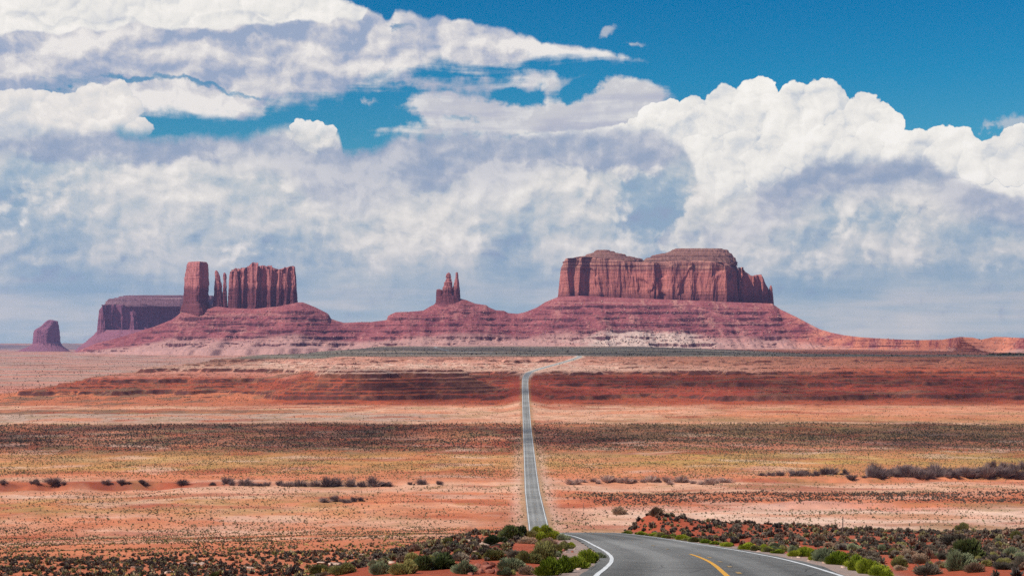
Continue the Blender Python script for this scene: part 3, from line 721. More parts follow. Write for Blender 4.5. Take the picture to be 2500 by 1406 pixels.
M_FARTALUS = rock_material("distant_scree", (0.30, 0.110, 0.140), (0.20, 0.08, 0.085), (0.36, 0.18, 0.18), streak=0.2, strata=0.5)

# ------------------------------------------------------------------ the long red ridge of scree that carries the buttes
CREST = [(-400, 868), (60, 868), (150, 866), (180, 861), (235, 838), (290, 824), (330, 812), (380, 796), (420, 780), (436, 768), (447, 757), (480, 750), (520, 747), (560, 752), (620, 754), (680, 748), (728, 738), (740, 738), (770, 750), (798, 764), (803, 768), (808, 778), (822, 783), (840, 788),
         (880, 786), (905, 786), (938, 782), (944, 781), (947, 771), (966, 762), (1000, 761), (1034, 758), (1050, 748), (1066, 741), (1078, 738), (1124, 729), (1140, 733), (1160, 741), (1188, 745), (1193, 750), (1210, 757), (1232, 759), (1240, 764), (1264, 766), (1285, 761), (1312, 750), (1330, 738), (1362, 725),
         (1420, 722), (1500, 726), (1600, 730), (1700, 734), (1800, 738), (1885, 741), (1905, 755), (1945, 774), (1975, 790), (2000, 803), (2030, 812), (2060, 818), (2100, 823), (2180, 828), (2240, 830), (2300, 829), (2345, 822), (2375, 824), (2395, 829), (2415, 825), (2430, 822), (2500, 825), (2620, 822), (2800, 834), (3000, 850)]
CREST_Y = [(-400, 7400), (700, 7250), (1300, 7550), (1900, 7500), (2060, 7000), (2200, 6200), (2350, 5300), (2500, 4900), (3000, 4700)]
FOOT = [(-400, 872), (60, 869), (170, 865), (300, 861), (420, 857), (600, 853), (900, 849), (1100, 846), (1300, 845), (1450, 848), (1600, 853), (1800, 859), (2000, 861), (2200, 862), (2350, 862), (2500, 866), (3000, 872)]
def ridge_profile(px):
    yc = np.interp(px, *zip(*CREST_Y)); ky = np.interp(px, *zip(*CREST))
    zc = (HY - ky) * yc / F
    ft = np.interp(px, *zip(*FOOT))
    return yc, zc, ft
def make_hills():
    m, g, b = new_mat("red_scree")
    P = wpos(g); x, y, z = g.xyz(P)
    _, h = attr(g, "rise")                                       # 0 at the foot, 1 at the top of the scree
    bed = g.noise(g.mapv(P, scale=(0.0012, 0.0012, 0.075)), 1.0, 6, 0.65)
    thin = g.noise(g.mapv(P, scale=(0.002, 0.002, 0.26)), 1.0, 4, 0.6)
    gul = g.noise(g.mapv(P, scale=(0.016, 0.003, 0.004)), 1.0, 5, 0.6)
    blot = g.noise(P, 0.006, 6, 0.6); fine = g.noise(P, 0.07, 5, 0.65)
    c = g.mix((blot * 0.6 + fine * 0.4 + (h - 0.5) * 0.10).ss(0.38, 0.62), (0.225, 0.054, 0.062, 1), (0.36, 0.108, 0.104, 1))
    c = g.mix((bed + (fine - 0.5) * 0.3).ss(0.54, 0.70) * 0.55, c, (0.48, 0.23, 0.18, 1))
    c = g.mix((0.50 - thin).ss(0.0, 0.14) * 0.40, c, (0.15, 0.042, 0.052, 1))
    c = g.mix((gul + (fine - 0.5) * 0.5).ss(0.54, 0.72) * (x.ss(150, 500) * 0.35 + 0.35) * h.ss(0.15, 0.4), c, (0.52, 0.25, 0.19, 1))   # pale rock slides
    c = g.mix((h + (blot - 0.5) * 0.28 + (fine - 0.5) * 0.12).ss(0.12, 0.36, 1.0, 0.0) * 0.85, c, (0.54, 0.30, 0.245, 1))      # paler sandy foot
    # pale dune of sand below the big mesa, and orange banks far right
    du = (x - 660.0) / 330.0; dv = (z + 2.0) / 62.0; dune = (du * du + dv * dv + (blot - 0.5) * 2.6 + (fine - 0.5) * 1.3).ss(0.45, 1.35, 1.0, 0.0)
    c = g.mix(dune * 0.92, c, (0.62, 0.44, 0.355, 1))
    c = g.mix(x.ss(1250, 1700) * (blot + (fine - 0.5) * 0.4).ss(0.35, 0.6) * 0.75, c, (0.64, 0.23, 0.125, 1))
    f = 1.0 + (fine - 0.5) * 0.8 + (blot - 0.5) * 0.3
    c = shade(g, c, f)
    _, lg = attr(g, "ledge"); c = g.mix(lg * 0.92, c, (0.085, 0.026, 0.034, 1))  # steep ledges: dark rock, deepened to paint in the shade on their faces
    boul = g.voro(P, 0.055).ss(0.10, 0.2, 1.0, 0.0) * blot.ss(0.45, 0.6)
    c = g.mix(boul * 0.5, c, (0.55, 0.33, 0.27, 1))
    g.links.new(c.s, b.inputs['Base Color'])
    bump(g, b, fine * 7.0 + bed * 5.0 + gul * 6.0, 0.8, 1.0)
    px = np.arange(-400, 3001, 2.6)
    T = np.concatenate([np.linspace(-0.12, 1.0, 330), np.linspace(1.02, 1.5, 12)])
    yc, zc, ft = ridge_profile(px)
    zf0 = (HY - ft) * 5800 / F
    k_ = np.exp(-0.5 * (np.arange(-40, 41) / 16.0) ** 2); k_ /= k_.sum()
    zs = np.convolve(np.pad(zc, 40, mode='edge'), k_, mode='valid')
    rise = np.clip(zs - zf0, 8, None)
    run = 2.05 * rise + 230
    run = run * (1 + 0.18 * fbm(px / 60.0, px * 0 + 2, 3, 71))
    TT = T[:, None]; 
    Y = yc[None, :] - run[None, :] * (1 - TT)
    X = (px[None, :] - CX) / F * yc[None, :] * (1 - 0.0 * TT)
    yf = yc - run; zf = (HY - ft) * yf / F
    t = np.clip(TT, 0, 1)
    prof = 0.30 * t + 0.70 * t ** 1.75
    Z = zf[None, :] + (zs - zf)[None, :] * prof + (zc - zs)[None, :] * sstep(0.72, 0.97, t)
    # gullies and spurs run down the slope
    amp = sstep(0, 0.25, t) * sstep(1.0, 0.86, t)
    gq = fbm(X / 62.0 + 0.3 * fbm(X / 200.0, Y / 200.0, 2, 72), Y / 500.0, 4, 73)
    Z = Z + (gq * 9.0 + 3.5 * fbm(X / 22.0, Y / 60.0, 3, 74)) * amp * np.clip(rise / 150.0, 0.15, 1.2)[None, :]
    # resistant beds: stepped ledges at fixed heights, broken along their length
    jit = 9.0 * fbm(X / 420.0, Y * 0, 3, 75)
    s1 = np.clip(0.42 + 2.3 * fbm(X / 170.0, Z / 30.0, 3, 76), 0, 1); s2 = np.clip(0.4 + 1.5 * fbm(X / 110.0, Z / 40.0 + 9, 3, 77), 0, 1)
    Z1 = terrace(Z, 33.0, 0.06, jit + 4.0); Z2 = terrace(Z, 13.0, 0.08, jit)
    Z = Z + (Z1 - Z) * s1 * amp + (Z2 - Z) * s2 * amp * 0.8
    Z = Z + 2.2 * fbm(X / 13.0, Y / 13.0, 3, 78) * amp
    back = np.clip(TT - 1, 0, 1); Z = Z - back * (rise[None, :] * 1.6 + 60)
    Z = np.where(TT < 0, zf[None, :] + TT * 300, Z)
    v = np.stack([X, Y, Z], -1).reshape(-1, 3)
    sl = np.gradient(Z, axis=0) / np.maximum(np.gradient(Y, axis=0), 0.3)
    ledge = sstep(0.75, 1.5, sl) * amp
    h = np.clip((Z - zf[None, :]) / np.maximum(zc - zf, 20)[None, :], 0, 1)
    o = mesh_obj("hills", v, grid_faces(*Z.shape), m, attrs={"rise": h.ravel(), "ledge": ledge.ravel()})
    tag(o, kind="structure")
make_hills()

# ------------------------------------------------------------------ cliffs with a footprint and a skyline
def ring_poly(pts, n):
    """closed polygon (list of (x, y)) resampled to n points by arc length"""
    P = np.array(pts + pts[:1], float); L = np.r_[0, np.cumsum(np.hypot(*np.diff(P, axis=0).T))]
    s = np.linspace(0, L[-1], n, endpoint=False)
    return np.stack([np.interp(s, L, P[:, 0]), np.interp(s, L, P[:, 1])], 1), s, L[-1]
def ring_normals(R):
    d = np.roll(R, -1, 0) - np.roll(R, 1, 0); nrm = np.stack([d[:, 1], -d[:, 0]], 1)
    return nrm / np.maximum(np.linalg.norm(nrm, axis=1, keepdims=True), 1e-9)
def smooth_ring(a, w):
    k = np.exp(-0.5 * (np.arange(-3 * w, 3 * w + 1) / w) ** 2); k /= k.sum()
    return np.convolve(np.concatenate([a[-3 * w:], a, a[:3 * w]]), k, mode='valid')
def cliff(name, poly, top, base, Y0, mat, parent=None, seed=0, flute=9.0, batter=0.06, n=900, rows=46, foot=0.0, strata=1.5, inset=0.0, cap_rise=0.0, wl=38.0, sharp=1.0, round_=6, attrs=None, topjag=0.0):
    """wall of rock. poly: plan outline [(px, depth behind Y0)], anticlockwise seen from above starting at the left front; top/base: skylines [(px, py)] read at distance Y0"""
    pts = [((p - CX) / F * (Y0 + d), Y0 + d) for p, d in poly]
    R, s, L = ring_poly(pts, n)
    if round_: R = np.stack([smooth_ring(R[:, 0], round_), smooth_ring(R[:, 1], round_)], 1)
    N = ring_normals(R)
    area = np.sum(R[:, 0] * np.roll(R[:, 1], -1) - np.roll(R[:, 0], -1) * R[:, 1])
    if area < 0: N = -N
    # periodic flute noise along the outline
    a = 2 * np.pi * s / L; rad = L / (2 * np.pi)
    def pn(w, sd, zz, oct=3):
        return ridged((rad * np.cos(a))[None, :] / w + 31.7, (rad * np.sin(a))[None, :] / w + zz, oct, sd)
    t = np.linspace(0, 1, rows)[:, None]
    pxr = R[:, 0] / R[:, 1] * F + CX
    tx, ty = np.array([p[0] for p in top], float), np.array([p[1] for p in top], float)
    zt = (HY - np.interp(pxr, tx, ty)) * R[:, 1] / F
    bx, by = np.array([p[0] for p in base], float), np.array([p[1] for p in base], float)
    zb = (HY - np.interp(pxr, bx, by)) * Y0 / F - 90
    if topjag: zt = zt + topjag * np.round(2.0 * perlin(s / 9.0, s * 0 + 3, seed)) * 0.7 + topjag * 0.5 * perlin(s / 4.0, s * 0, seed + 1)
    Z = zb[None, :] + (zt - zb)[None, :] * t
    H = (zt - zb)[None, :]
    f1 = pn(wl * 2.3, seed + 1, Z / 900.0, 2); f2 = pn(wl, seed + 2, Z / 260.0, 3); f3 = pn(wl * 0.38, seed + 3, Z / 140.0, 2)
    off = flute * ((f1 - 0.7) * 2.2 - (f2 - 0.7) * 2.2 * sharp - (f3 - 0.7) * 1.0)
    # blocks that have fallen away leave alcoves that reach only part of the height
    alc = fbm((rad * np.cos(a))[None, :] / (wl * 1.6) + 9, (rad * np.sin(a))[None, :] / (wl * 1.6) + Z / (wl * 2.6), 3, seed + 4)
    off = off - flute * 1.1 * sstep(0.10, 0.22, alc) * sstep(1.0, 0.85, t)
    off = off - batter * (Z - zb[None, :]) 
    bedn = fbm(Z / 9.0, Z * 0 + 0.5 + (a * 1.5)[None, :], 3, seed + 5)
    off = off + strata * bedn + foot * sstep(0.34, 0.28, t) + foot * 0.6 * sstep(0.16, 0.12, t)
    off = off - flute * 0.5 * sstep(0.96, 1.0, t)
    V = np.zeros(Z.shape + (3,))
    V[..., 0] = R[None, :, 0] + N[None, :, 0] * off; V[..., 1] = R[None, :, 1] + N[None, :, 1] * off; V[..., 2] = Z
    rings = [V]
    cx, cy = R.mean(0)
    for r in (0.96, 0.88, 0.7, 0.45, 0.2, 0.02):
        q = np.zeros((1, n, 3)); q[0, :, 0] = cx + (V[-1, :, 0] - cx) * (0.35 * r + 0.65 * r if r < 0.9 else r); q[0, :, 1] = cy + (V[-1, :, 1] - cy) * r
        pq = q[0, :, 0] / q[0, :, 1] * F + CX
        q[0, :, 2] = (HY - np.interp(pq, tx, ty)) * q[0, :, 1] / F + cap_rise * (1 - r) - 3.0 * (1 - r) 
        rings.append(q)
    V = np.concatenate(rings, 0)
    return mesh_obj(name, V.reshape(-1, 3), grid_faces(V.shape[0], n, wrap=True), mat, parent=parent, smooth=True)

def spire(name, slices, Y0, depth, mat, parent=None, seed=0, n=120, rows=60, flute=3.0, corners=None, wl=14.0, bedding=1.0, emb=60.0):
    """free-standing pillar from slices [(py, px left, px right)] top to bottom; corners: unit plan outline"""
    sl_ = sorted(slices, key=lambda p: -p[0])                    # bottom first
    py = np.array([p[0] for p in sl_], float); l = np.array([p[1] for p in sl_], float); r = np.array([p[2] for p in sl_], float)
    q = np.linspace(0, 1, rows); pyr = py[0] + (py[-1] - py[0]) * (1 - (1 - q) ** 1.15)
    L = np.interp(-pyr, -py, l); Rr = np.interp(-pyr, -py, r)
    base = corners or [(cos(a) , sin(a)) for a in np.linspace(0, 2 * np.pi, 24, endpoint=False)]
    C, s, LL = ring_poly(base, n)
    C = np.stack([smooth_ring(C[:, 0], 2), smooth_ring(C[:, 1], 2)], 1)
    C[:, 0] = (C[:, 0] - C[:, 0].min()) / np.ptp(C[:, 0]) * 2 - 1
    a = 2 * np.pi * s / LL
    V = np.zeros((rows, n, 3)); w = (Rr - L) / 2 * Y0 / F; c = ((Rr + L) / 2 - CX) * Y0 / F; Z = (HY - pyr) * Y0 / F
    Z[0] -= emb
    wb = w.max()
    f = ridged(np.cos(a)[None, :] * wb / wl + 11.3 + 0 * Z[:, None], np.sin(a)[None, :] * wb / wl + Z[:, None] / (wl * 9), 3, seed) - 0.7
    f2 = fbm(np.cos(a)[None, :] * 2 + 5 + 0 * Z[:, None], np.sin(a)[None, :] * 2 + Z[:, None] / 24.0, 3, seed + 3)
    bd = fbm(Z[:, None] / 6.0 + 0 * a[None, :], 0.3 * np.cos(a)[None, :] + 0 * Z[:, None], 3, seed + 7)
    sc_ = np.clip(w / 12.0, 0.25, 1.0)[:, None]
    off = (flute * (-1.9 * f + 0.7 * f2) + bedding * bd) * sc_
    V[..., 0] = c[:, None] + C[None, :, 0] * (w[:, None] + off)
    V[..., 1] = Y0 + C[None, :, 1] * (w[:, None] * depth + off)
    V[..., 2] = Z[:, None]
    capr = V[-1:].copy(); cc = capr.mean(1, keepdims=True)
    rings = [V]
    for k, up in ((0.6, 1.5), (0.05, 2.0)):
        qv = cc + (capr - cc) * k; qv[..., 2] += up; rings.append(qv)
    V = np.concatenate(rings, 0)
    return mesh_obj(name, V.reshape(-1, 3), grid_faces(V.shape[0], n, wrap=True), mat, parent=parent)

# ------------------------------------------------------------------ big mesa on the right
YM = 7560.0
mesa = empty("sandstone_mesa", at(1620, 728, YM + 150))
tag(mesa, "huge red sandstone mesa with two stepped cap hills above sheer cliffs", "mesa")
def child(o, root):
    o.parent = root; o.matrix_parent_inverse = root.matrix_world.inverted() if False else __import__('mathutils').Matrix.Translation(-root.location)
    return o
M_POLY = [(1361, 60), (1372, 10), (1392, 0), (1400, 42), (1412, 8), (1424, 30), (1432, 55), (1450, 20), (1500, 40), (1545, 46), (1568, 38), (1580, 10), (1600, 0), (1618, 34), (1640, 2), (1668, 22), (1690, -6), (1706, 24), (1722, 16), (1738, -2), (1762, 14), (1778, 0), (1790, 70), (1802, 120), (1818, 230), (1818, 330), (1790, 400), (1600, 420), (1420, 400), (1366, 300)]
M_TOP = [(1350, 660), (1360, 655), (1363, 650), (1368, 640), (1374, 632), (1395, 630), (1430, 627), (1470, 630), (1520, 637), (1560, 640), (1590, 640), (1650, 636), (1720, 636), (1780, 643), (1800, 650), (1810, 658), (1820, 672)]
M_BASE = [(1350, 724), (1400, 722), (1440, 727), (1480, 725), (1520, 720), (1560, 727), (1620, 727), (1660, 727), (1700, 733), (1760, 729), (1820, 745)]
child(cliff("cliff", M_POLY, M_TOP, M_BASE, YM, M_CLIFF, seed=101, flute=10.0, batter=0.09, n=1500, rows=64, wl=66.0, sharp=0.9, strata=2.2, round_=5), mesa)
def caprock(name, px0, px1, levels, Y0, depth, mat, seed, d0=60.0):
    """stack of thin beds: levels [(px left, px right, py)] from the rim up; each bed is a steep lip and a sloping tread"""
    Yc_ = Y0 + d0 + depth * 0.6
    n = 360; base = [(cos(a), sin(a)) for a in np.linspace(0, 2 * np.pi, 40, endpoint=False)]
    C = np.array([(np.sign(c) * abs(c) ** 0.6, np.sign(s) * abs(s) ** 0.6) for c, s in [(cos(a), sin(a)) for a in np.linspace(0, 2 * np.pi, n, endpoint=False)]])
    a = np.linspace(0, 2 * np.pi, n, endpoint=False); rings = []
    # cut every tread into thin beds with their own small lips
    fine_l = []
    for (l0, r0, p0_), (l1, r1, p1_) in zip(levels[:-1], levels[1:]):
        m_ = max(1, int(abs(p0_ - p1_) / 1.7))
        for i in range(m_):
            u = i / m_; fine_l.append((l0 + (l1 - l0) * u, r0 + (r1 - r0) * u, p0_ + (p1_ - p0_) * u))
            u2 = u + 0.22 / m_; fine_l.append((l0 + (l1 - l0) * u2 - 1.0, r0 + (r1 - r0) * u2 + 1.0, p0_ + (p1_ - p0_) * (u + 0.72 / m_)))
    wide0 = levels[0][1] - levels[0][0]
    levels = fine_l + [levels[-1]]
    for k, (l, r, py) in enumerate(levels):
        w = (r - l) / 2 * Yc_ / F; c = ((l + r) / 2 - CX) * Yc_ / F; z = (HY - py) * Yc_ / F
        dp = depth * (r - l) / wide0
        j = 1 + 0.07 * fbm(np.cos(a) * 9 + k * 0.12, np.sin(a) * 9 + seed, 4, seed)
        q = np.stack([c + C[:, 0] * w * j, Y0 + d0 + depth + C[:, 1] * dp * j, np.full(n, z) + 1.6 * fbm(np.cos(a) * 5 + k, np.sin(a) * 5, 3, seed + 9)], 1)
        rings.append(q)
    q = rings[-1]; c = q.mean(0); rings.append(c + (q - c) * 0.5 + np.array([0, 0, 1.0])); rings.append(c + (q - c) * 0.02 + np.array([0, 0, 1.0]))
    V = np.stack(rings, 0)
    return mesh_obj(name, V.reshape(-1, 3), grid_faces(len(rings), n, wrap=True), mat, smooth=False)
child(caprock("caprock", 0, 0, [(1376, 1574, 641), (1384, 1566, 632), (1404, 1552, 630), (1410, 1545, 627), (1430, 1530, 625.5), (1432, 1528, 621.5), (1452, 1502, 616), (1453, 1501, 613.5), (1456, 1490, 612), (1457, 1489, 609.5)], YM, 120, M_CAP, 111, 105), mesa)
child(caprock("caprock", 0, 0, [(1560, 1800, 648), (1566, 1799, 641), (1578, 1796, 635), (1580, 1795, 631), (1592, 1791, 628.5), (1593, 1790, 625), (1612, 1788, 620), (1628, 1782, 618), (1641, 1779, 613), (1642, 1778, 610.5), (1650, 1765, 608.5), (1651, 1764, 606.5)], YM, 130, M_CAP, 112, 90), mesa)
S_POLY = [(1804, 150), (1820, 172), (1830, 214), (1843, 210), (1856, 262), (1866, 258), (1878, 306), (1889, 350), (1889, 430), (1850, 440), (1804, 430)]
child(cliff("buttress", S_POLY, [(1790, 648), (1812, 655), (1818, 664), (1830, 672), (1840, 675), (1846, 673), (1852, 671), (1858, 670), (1864, 680), (1868, 692), (1876, 706), (1880, 716), (1889, 726)], [(1790, 735), (1889, 748)], YM, M_CLIFF, seed=131, flute=7, batter=0.05, n=420, rows=40, wl=26, round_=3), mesa)
child(spire("pinnacle", [(697, 1880.5, 1883.5), (703, 1878, 1885.5), (715, 1876, 1886.5), (730, 1875, 1888), (750, 1874, 1890)], YM + 330, 1.0, M_CLIFF, seed=141, flute=2.0), mesa)

# ------------------------------------------------------------------ rock tower, two needles and the castellated butte on the left
YT = 7275.0
tower = empty("rock_tower", at(477, 750, YT))
tag(tower, "tall square red rock tower standing alone on the scree left of the castellated butte", "rock tower")
child(spire("pillar", [(639.5, 461, 502), (640.5, 458.5, 504), (646, 456, 506.5), (656, 454, 506.5), (668, 452, 507), (681, 450, 507.5), (700, 449, 507), (720, 447.5, 506.5), (738, 447, 506), (749, 445, 507)], YT, 0.95, M_CASTLE, seed=201, n=260, rows=90, flute=5.5, wl=22,
      corners=[(-1, 0.05), (0.28, -1.0), (0.50, -0.95), (1.0, 0.3), (0.55, 1.0), (-0.7, 0.9)], bedding=2.2), tower)
child(spire("foot_ledge", [(737, 446.5, 507.5), (742, 445.5, 509), (744, 443.5, 512), (752, 441, 517), (762, 438, 523)], YT, 1.0, M_CASTLE, seed=204, n=160, rows=24, flute=4, wl=20, corners=[(-1, 0.05), (0.28, -1.0), (0.50, -0.95), (1.0, 0.3), (0.55, 1.0), (-0.7, 0.9)], bedding=3.0), tower)
for nm, slc, lab, sd in (("pillar", [(661, 526, 530), (664, 525, 532.5), (672, 525, 536), (678, 525.5, 537.5), (686, 525, 538), (691, 524, 541), (712, 523, 542), (735, 522, 543.5), (752, 520, 546)], "thicker knobbly red rock needle right of the square tower, stepped at half height", 211),
                         ("pillar", [(666.5, 546, 550.5), (671, 545, 552.5), (679, 544.5, 553), (686, 545.5, 552.5), (710, 544, 553.5), (735, 543, 554.5), (752, 541, 556)], "slender red rock needle between the stepped needle and the castellated butte", 221)):
    nd = empty("rock_needle", at((slc[-1][1] + slc[-1][2]) / 2, 750, YT + 20))
    tag(nd, lab, "rock needle", "rock needles beside the castellated butte")
    child(spire(nm, slc, YT + 20, 0.9, M_CASTLE, seed=sd, flute=3.4, n=120, rows=80, wl=9, bedding=2.6), nd)
castle = empty("castellated_butte", at(645, 748, YT + 60))
tag(castle, "red butte with a jagged battlement skyline of joined pillars, right of the needles", "butte")
C_POLY = [(558, 60), (561, 10), (567, 0), (573, 26), (577, 2), (583, 24), (590, -4), (600, 18), (608, 4), (615, 20), (621, -14), (631, 12), (640, 4), (648, 18), (660, -4), (668, 22), (680, 4), (692, 14), (699, 0), (706, 20), (716, 4), (724, 22), (729, 70), (727, 120), (640, 150), (562, 120)]
C_TOP = [(555, 690), (558, 675), (561, 668), (565, 664), (569, 664), (571.5, 661), (573.5, 656), (578, 656), (580, 662), (582, 670), (584, 662), (588, 661), (591, 656), (597, 654), (605, 653), (611, 650), (614, 648), (615.5, 641), (619, 641), (622, 646), (628, 648), (633, 651), (638, 649), (646, 648), (652, 653), (656, 649), (661, 648.5), (665, 653), (668, 659), (676, 658), (684, 657.5), (690, 659), (694, 657), (698, 652.5), (704, 654), (708, 651), (713, 650), (719, 650), (722, 655), (724, 668), (726.5, 690), (729, 715), (731, 735)]
C_BASE = [(555, 752), (600, 754), (640, 756), (690, 747), (731, 738)]
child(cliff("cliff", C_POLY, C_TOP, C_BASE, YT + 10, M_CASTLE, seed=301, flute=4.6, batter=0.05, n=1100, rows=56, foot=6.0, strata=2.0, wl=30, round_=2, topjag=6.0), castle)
for slc, sd in (([(641, 616, 618.5), (646, 614, 622), (660, 612, 625), (700, 610, 629), (752, 607, 633)], 311), ([(655, 574, 577.5), (657.5, 573, 578), (660, 574, 577.5), (668, 571.5, 580.5), (690, 569, 583), (752, 565, 586)], 312), ([(664, 561, 567), (675, 559.5, 569), (752, 556, 573)], 316)):
    child(spire("battlement", slc, YT + 18 + (sd % 3) * 6, 0.8, M_CASTLE, seed=sd, flute=3.0, n=90, rows=50, wl=10, bedding=1.8), castle)

# ------------------------------------------------------------------ twin spires in the middle
YS = 7452.0
twin = empty("twin_spire_butte", at(1095, 742, YS))
tag(twin, "small butte with two thin red spires, one leaning and blunt, one slender", "butte")
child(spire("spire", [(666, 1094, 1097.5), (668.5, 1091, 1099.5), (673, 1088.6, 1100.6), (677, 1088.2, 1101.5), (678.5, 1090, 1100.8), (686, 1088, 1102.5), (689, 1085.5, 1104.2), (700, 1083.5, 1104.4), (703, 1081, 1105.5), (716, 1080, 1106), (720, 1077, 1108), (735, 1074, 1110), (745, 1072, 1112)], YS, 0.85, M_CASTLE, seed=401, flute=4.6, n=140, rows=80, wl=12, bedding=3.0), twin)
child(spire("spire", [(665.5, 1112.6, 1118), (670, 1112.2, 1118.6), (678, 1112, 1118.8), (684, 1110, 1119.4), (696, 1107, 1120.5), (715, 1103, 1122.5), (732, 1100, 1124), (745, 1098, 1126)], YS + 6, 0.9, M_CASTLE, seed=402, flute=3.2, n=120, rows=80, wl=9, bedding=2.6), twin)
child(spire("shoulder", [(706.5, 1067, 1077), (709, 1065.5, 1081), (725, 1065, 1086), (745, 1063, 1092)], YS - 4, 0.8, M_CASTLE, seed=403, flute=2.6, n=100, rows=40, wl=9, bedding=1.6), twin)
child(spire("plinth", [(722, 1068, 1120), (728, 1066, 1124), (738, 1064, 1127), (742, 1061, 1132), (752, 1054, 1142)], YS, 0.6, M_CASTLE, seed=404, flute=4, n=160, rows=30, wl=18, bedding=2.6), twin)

# ------------------------------------------------------------------ two dark buttes far out on the left
YD = 10200.0
dm = empty("distant_mesa", at(345, 820, YD))
tag(dm, "dark violet flat-topped mesa behind the square tower, long fluted cliff in shade", "mesa")
D_POLY = [(236, 20), (240, -20), (256, -40), (262, 10), (275, 0), (290, 40), (300, 30), (315, 78), (328, 66), (345, 130), (360, 120), (375, 175), (390, 165), (410, 230), (430, 240), (450, 310), (530, 430), (530, 700), (400, 640), (250, 300)]
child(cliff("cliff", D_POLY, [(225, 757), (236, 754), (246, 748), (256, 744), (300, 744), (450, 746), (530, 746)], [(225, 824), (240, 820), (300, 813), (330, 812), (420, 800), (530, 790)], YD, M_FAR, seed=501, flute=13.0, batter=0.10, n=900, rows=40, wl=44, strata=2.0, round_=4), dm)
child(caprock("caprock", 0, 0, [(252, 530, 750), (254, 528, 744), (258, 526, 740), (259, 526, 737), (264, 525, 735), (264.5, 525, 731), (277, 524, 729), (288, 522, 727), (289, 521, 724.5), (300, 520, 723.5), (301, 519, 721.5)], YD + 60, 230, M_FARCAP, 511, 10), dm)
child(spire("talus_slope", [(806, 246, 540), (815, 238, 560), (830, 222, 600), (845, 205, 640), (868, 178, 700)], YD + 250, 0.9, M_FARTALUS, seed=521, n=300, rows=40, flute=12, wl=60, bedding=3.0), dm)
YB = 12600.0
db = empty("distant_butte", at(112, 843, YB))
tag(db, "small lone dark blue butte with a sloping shoulder at the far left", "butte")
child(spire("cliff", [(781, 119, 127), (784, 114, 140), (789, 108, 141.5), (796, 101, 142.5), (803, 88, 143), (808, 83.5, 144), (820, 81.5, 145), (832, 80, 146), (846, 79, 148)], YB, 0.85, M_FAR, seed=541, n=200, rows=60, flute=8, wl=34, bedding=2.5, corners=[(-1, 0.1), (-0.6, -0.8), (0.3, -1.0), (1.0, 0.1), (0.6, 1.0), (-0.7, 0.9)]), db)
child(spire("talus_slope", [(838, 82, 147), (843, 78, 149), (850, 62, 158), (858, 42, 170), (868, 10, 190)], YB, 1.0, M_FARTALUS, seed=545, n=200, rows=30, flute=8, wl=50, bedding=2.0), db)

# ------------------------------------------------------------------ low blue country on the horizon
def make_far_hills():
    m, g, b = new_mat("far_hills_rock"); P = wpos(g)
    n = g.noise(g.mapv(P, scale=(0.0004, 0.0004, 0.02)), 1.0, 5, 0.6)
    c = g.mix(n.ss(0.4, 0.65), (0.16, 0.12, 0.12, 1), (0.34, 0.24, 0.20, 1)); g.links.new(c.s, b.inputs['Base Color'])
    px = np.arange(-600, 3200, 6.0); t = np.linspace(0, 1, 24)[:, None]
    top = np.interp(px, [-600, 0, 60, 130, 160, 190, 240, 300, 2050, 2120, 2180, 2360, 2400, 2430, 2450, 2600, 3200], [842, 841, 843, 840, 837, 840, 846, 850, 850, 845, 847, 846, 832, 823, 822, 836, 842]) + 1.2 * fbm(px / 35.0, px * 0, 3, 91)
    Yh = 16500.0
    zt = (HY - top) * Yh / F
    Y = Yh - 1600 * (1 - t) + 0 * px; X = (px - CX) / F * Yh + 0 * t
    Z = -240 + (zt + 240) * (0.2 * t + 0.8 * t ** 2) + 40 * fbm(X / 700.0, Y / 900.0, 3, 92) * sstep(0, 0.3, t) * sstep(1, 0.8, t)
    b2 = np.stack([X[0], Y[0] + 5200, Z[0] - 300], -1)
    V = np.concatenate([np.stack([X, Y, Z], -1), b2[None]], 0)
    o = mesh_obj("hills", V.reshape(-1, 3), grid_faces(V.shape[0], len(px)), m); tag(o, kind="structure")
make_far_hills()
# ------------------------------------------------------------------ plants
def ground_hit(px, py, ymin=20.0, ymax=3000.0):
    """where the line of sight through a photo position meets the ground"""
    Y = np.concatenate([np.arange(ymin, 300, 0.25), np.arange(300, ymax, 2.0)])
    X = (px - CX) / F * Y; s = HY - F * land(X, Y) / Y
    k = np.argmax(s <= py)
    return float(X[k]), float(Y[k]), float(land(X[k], Y[k]))

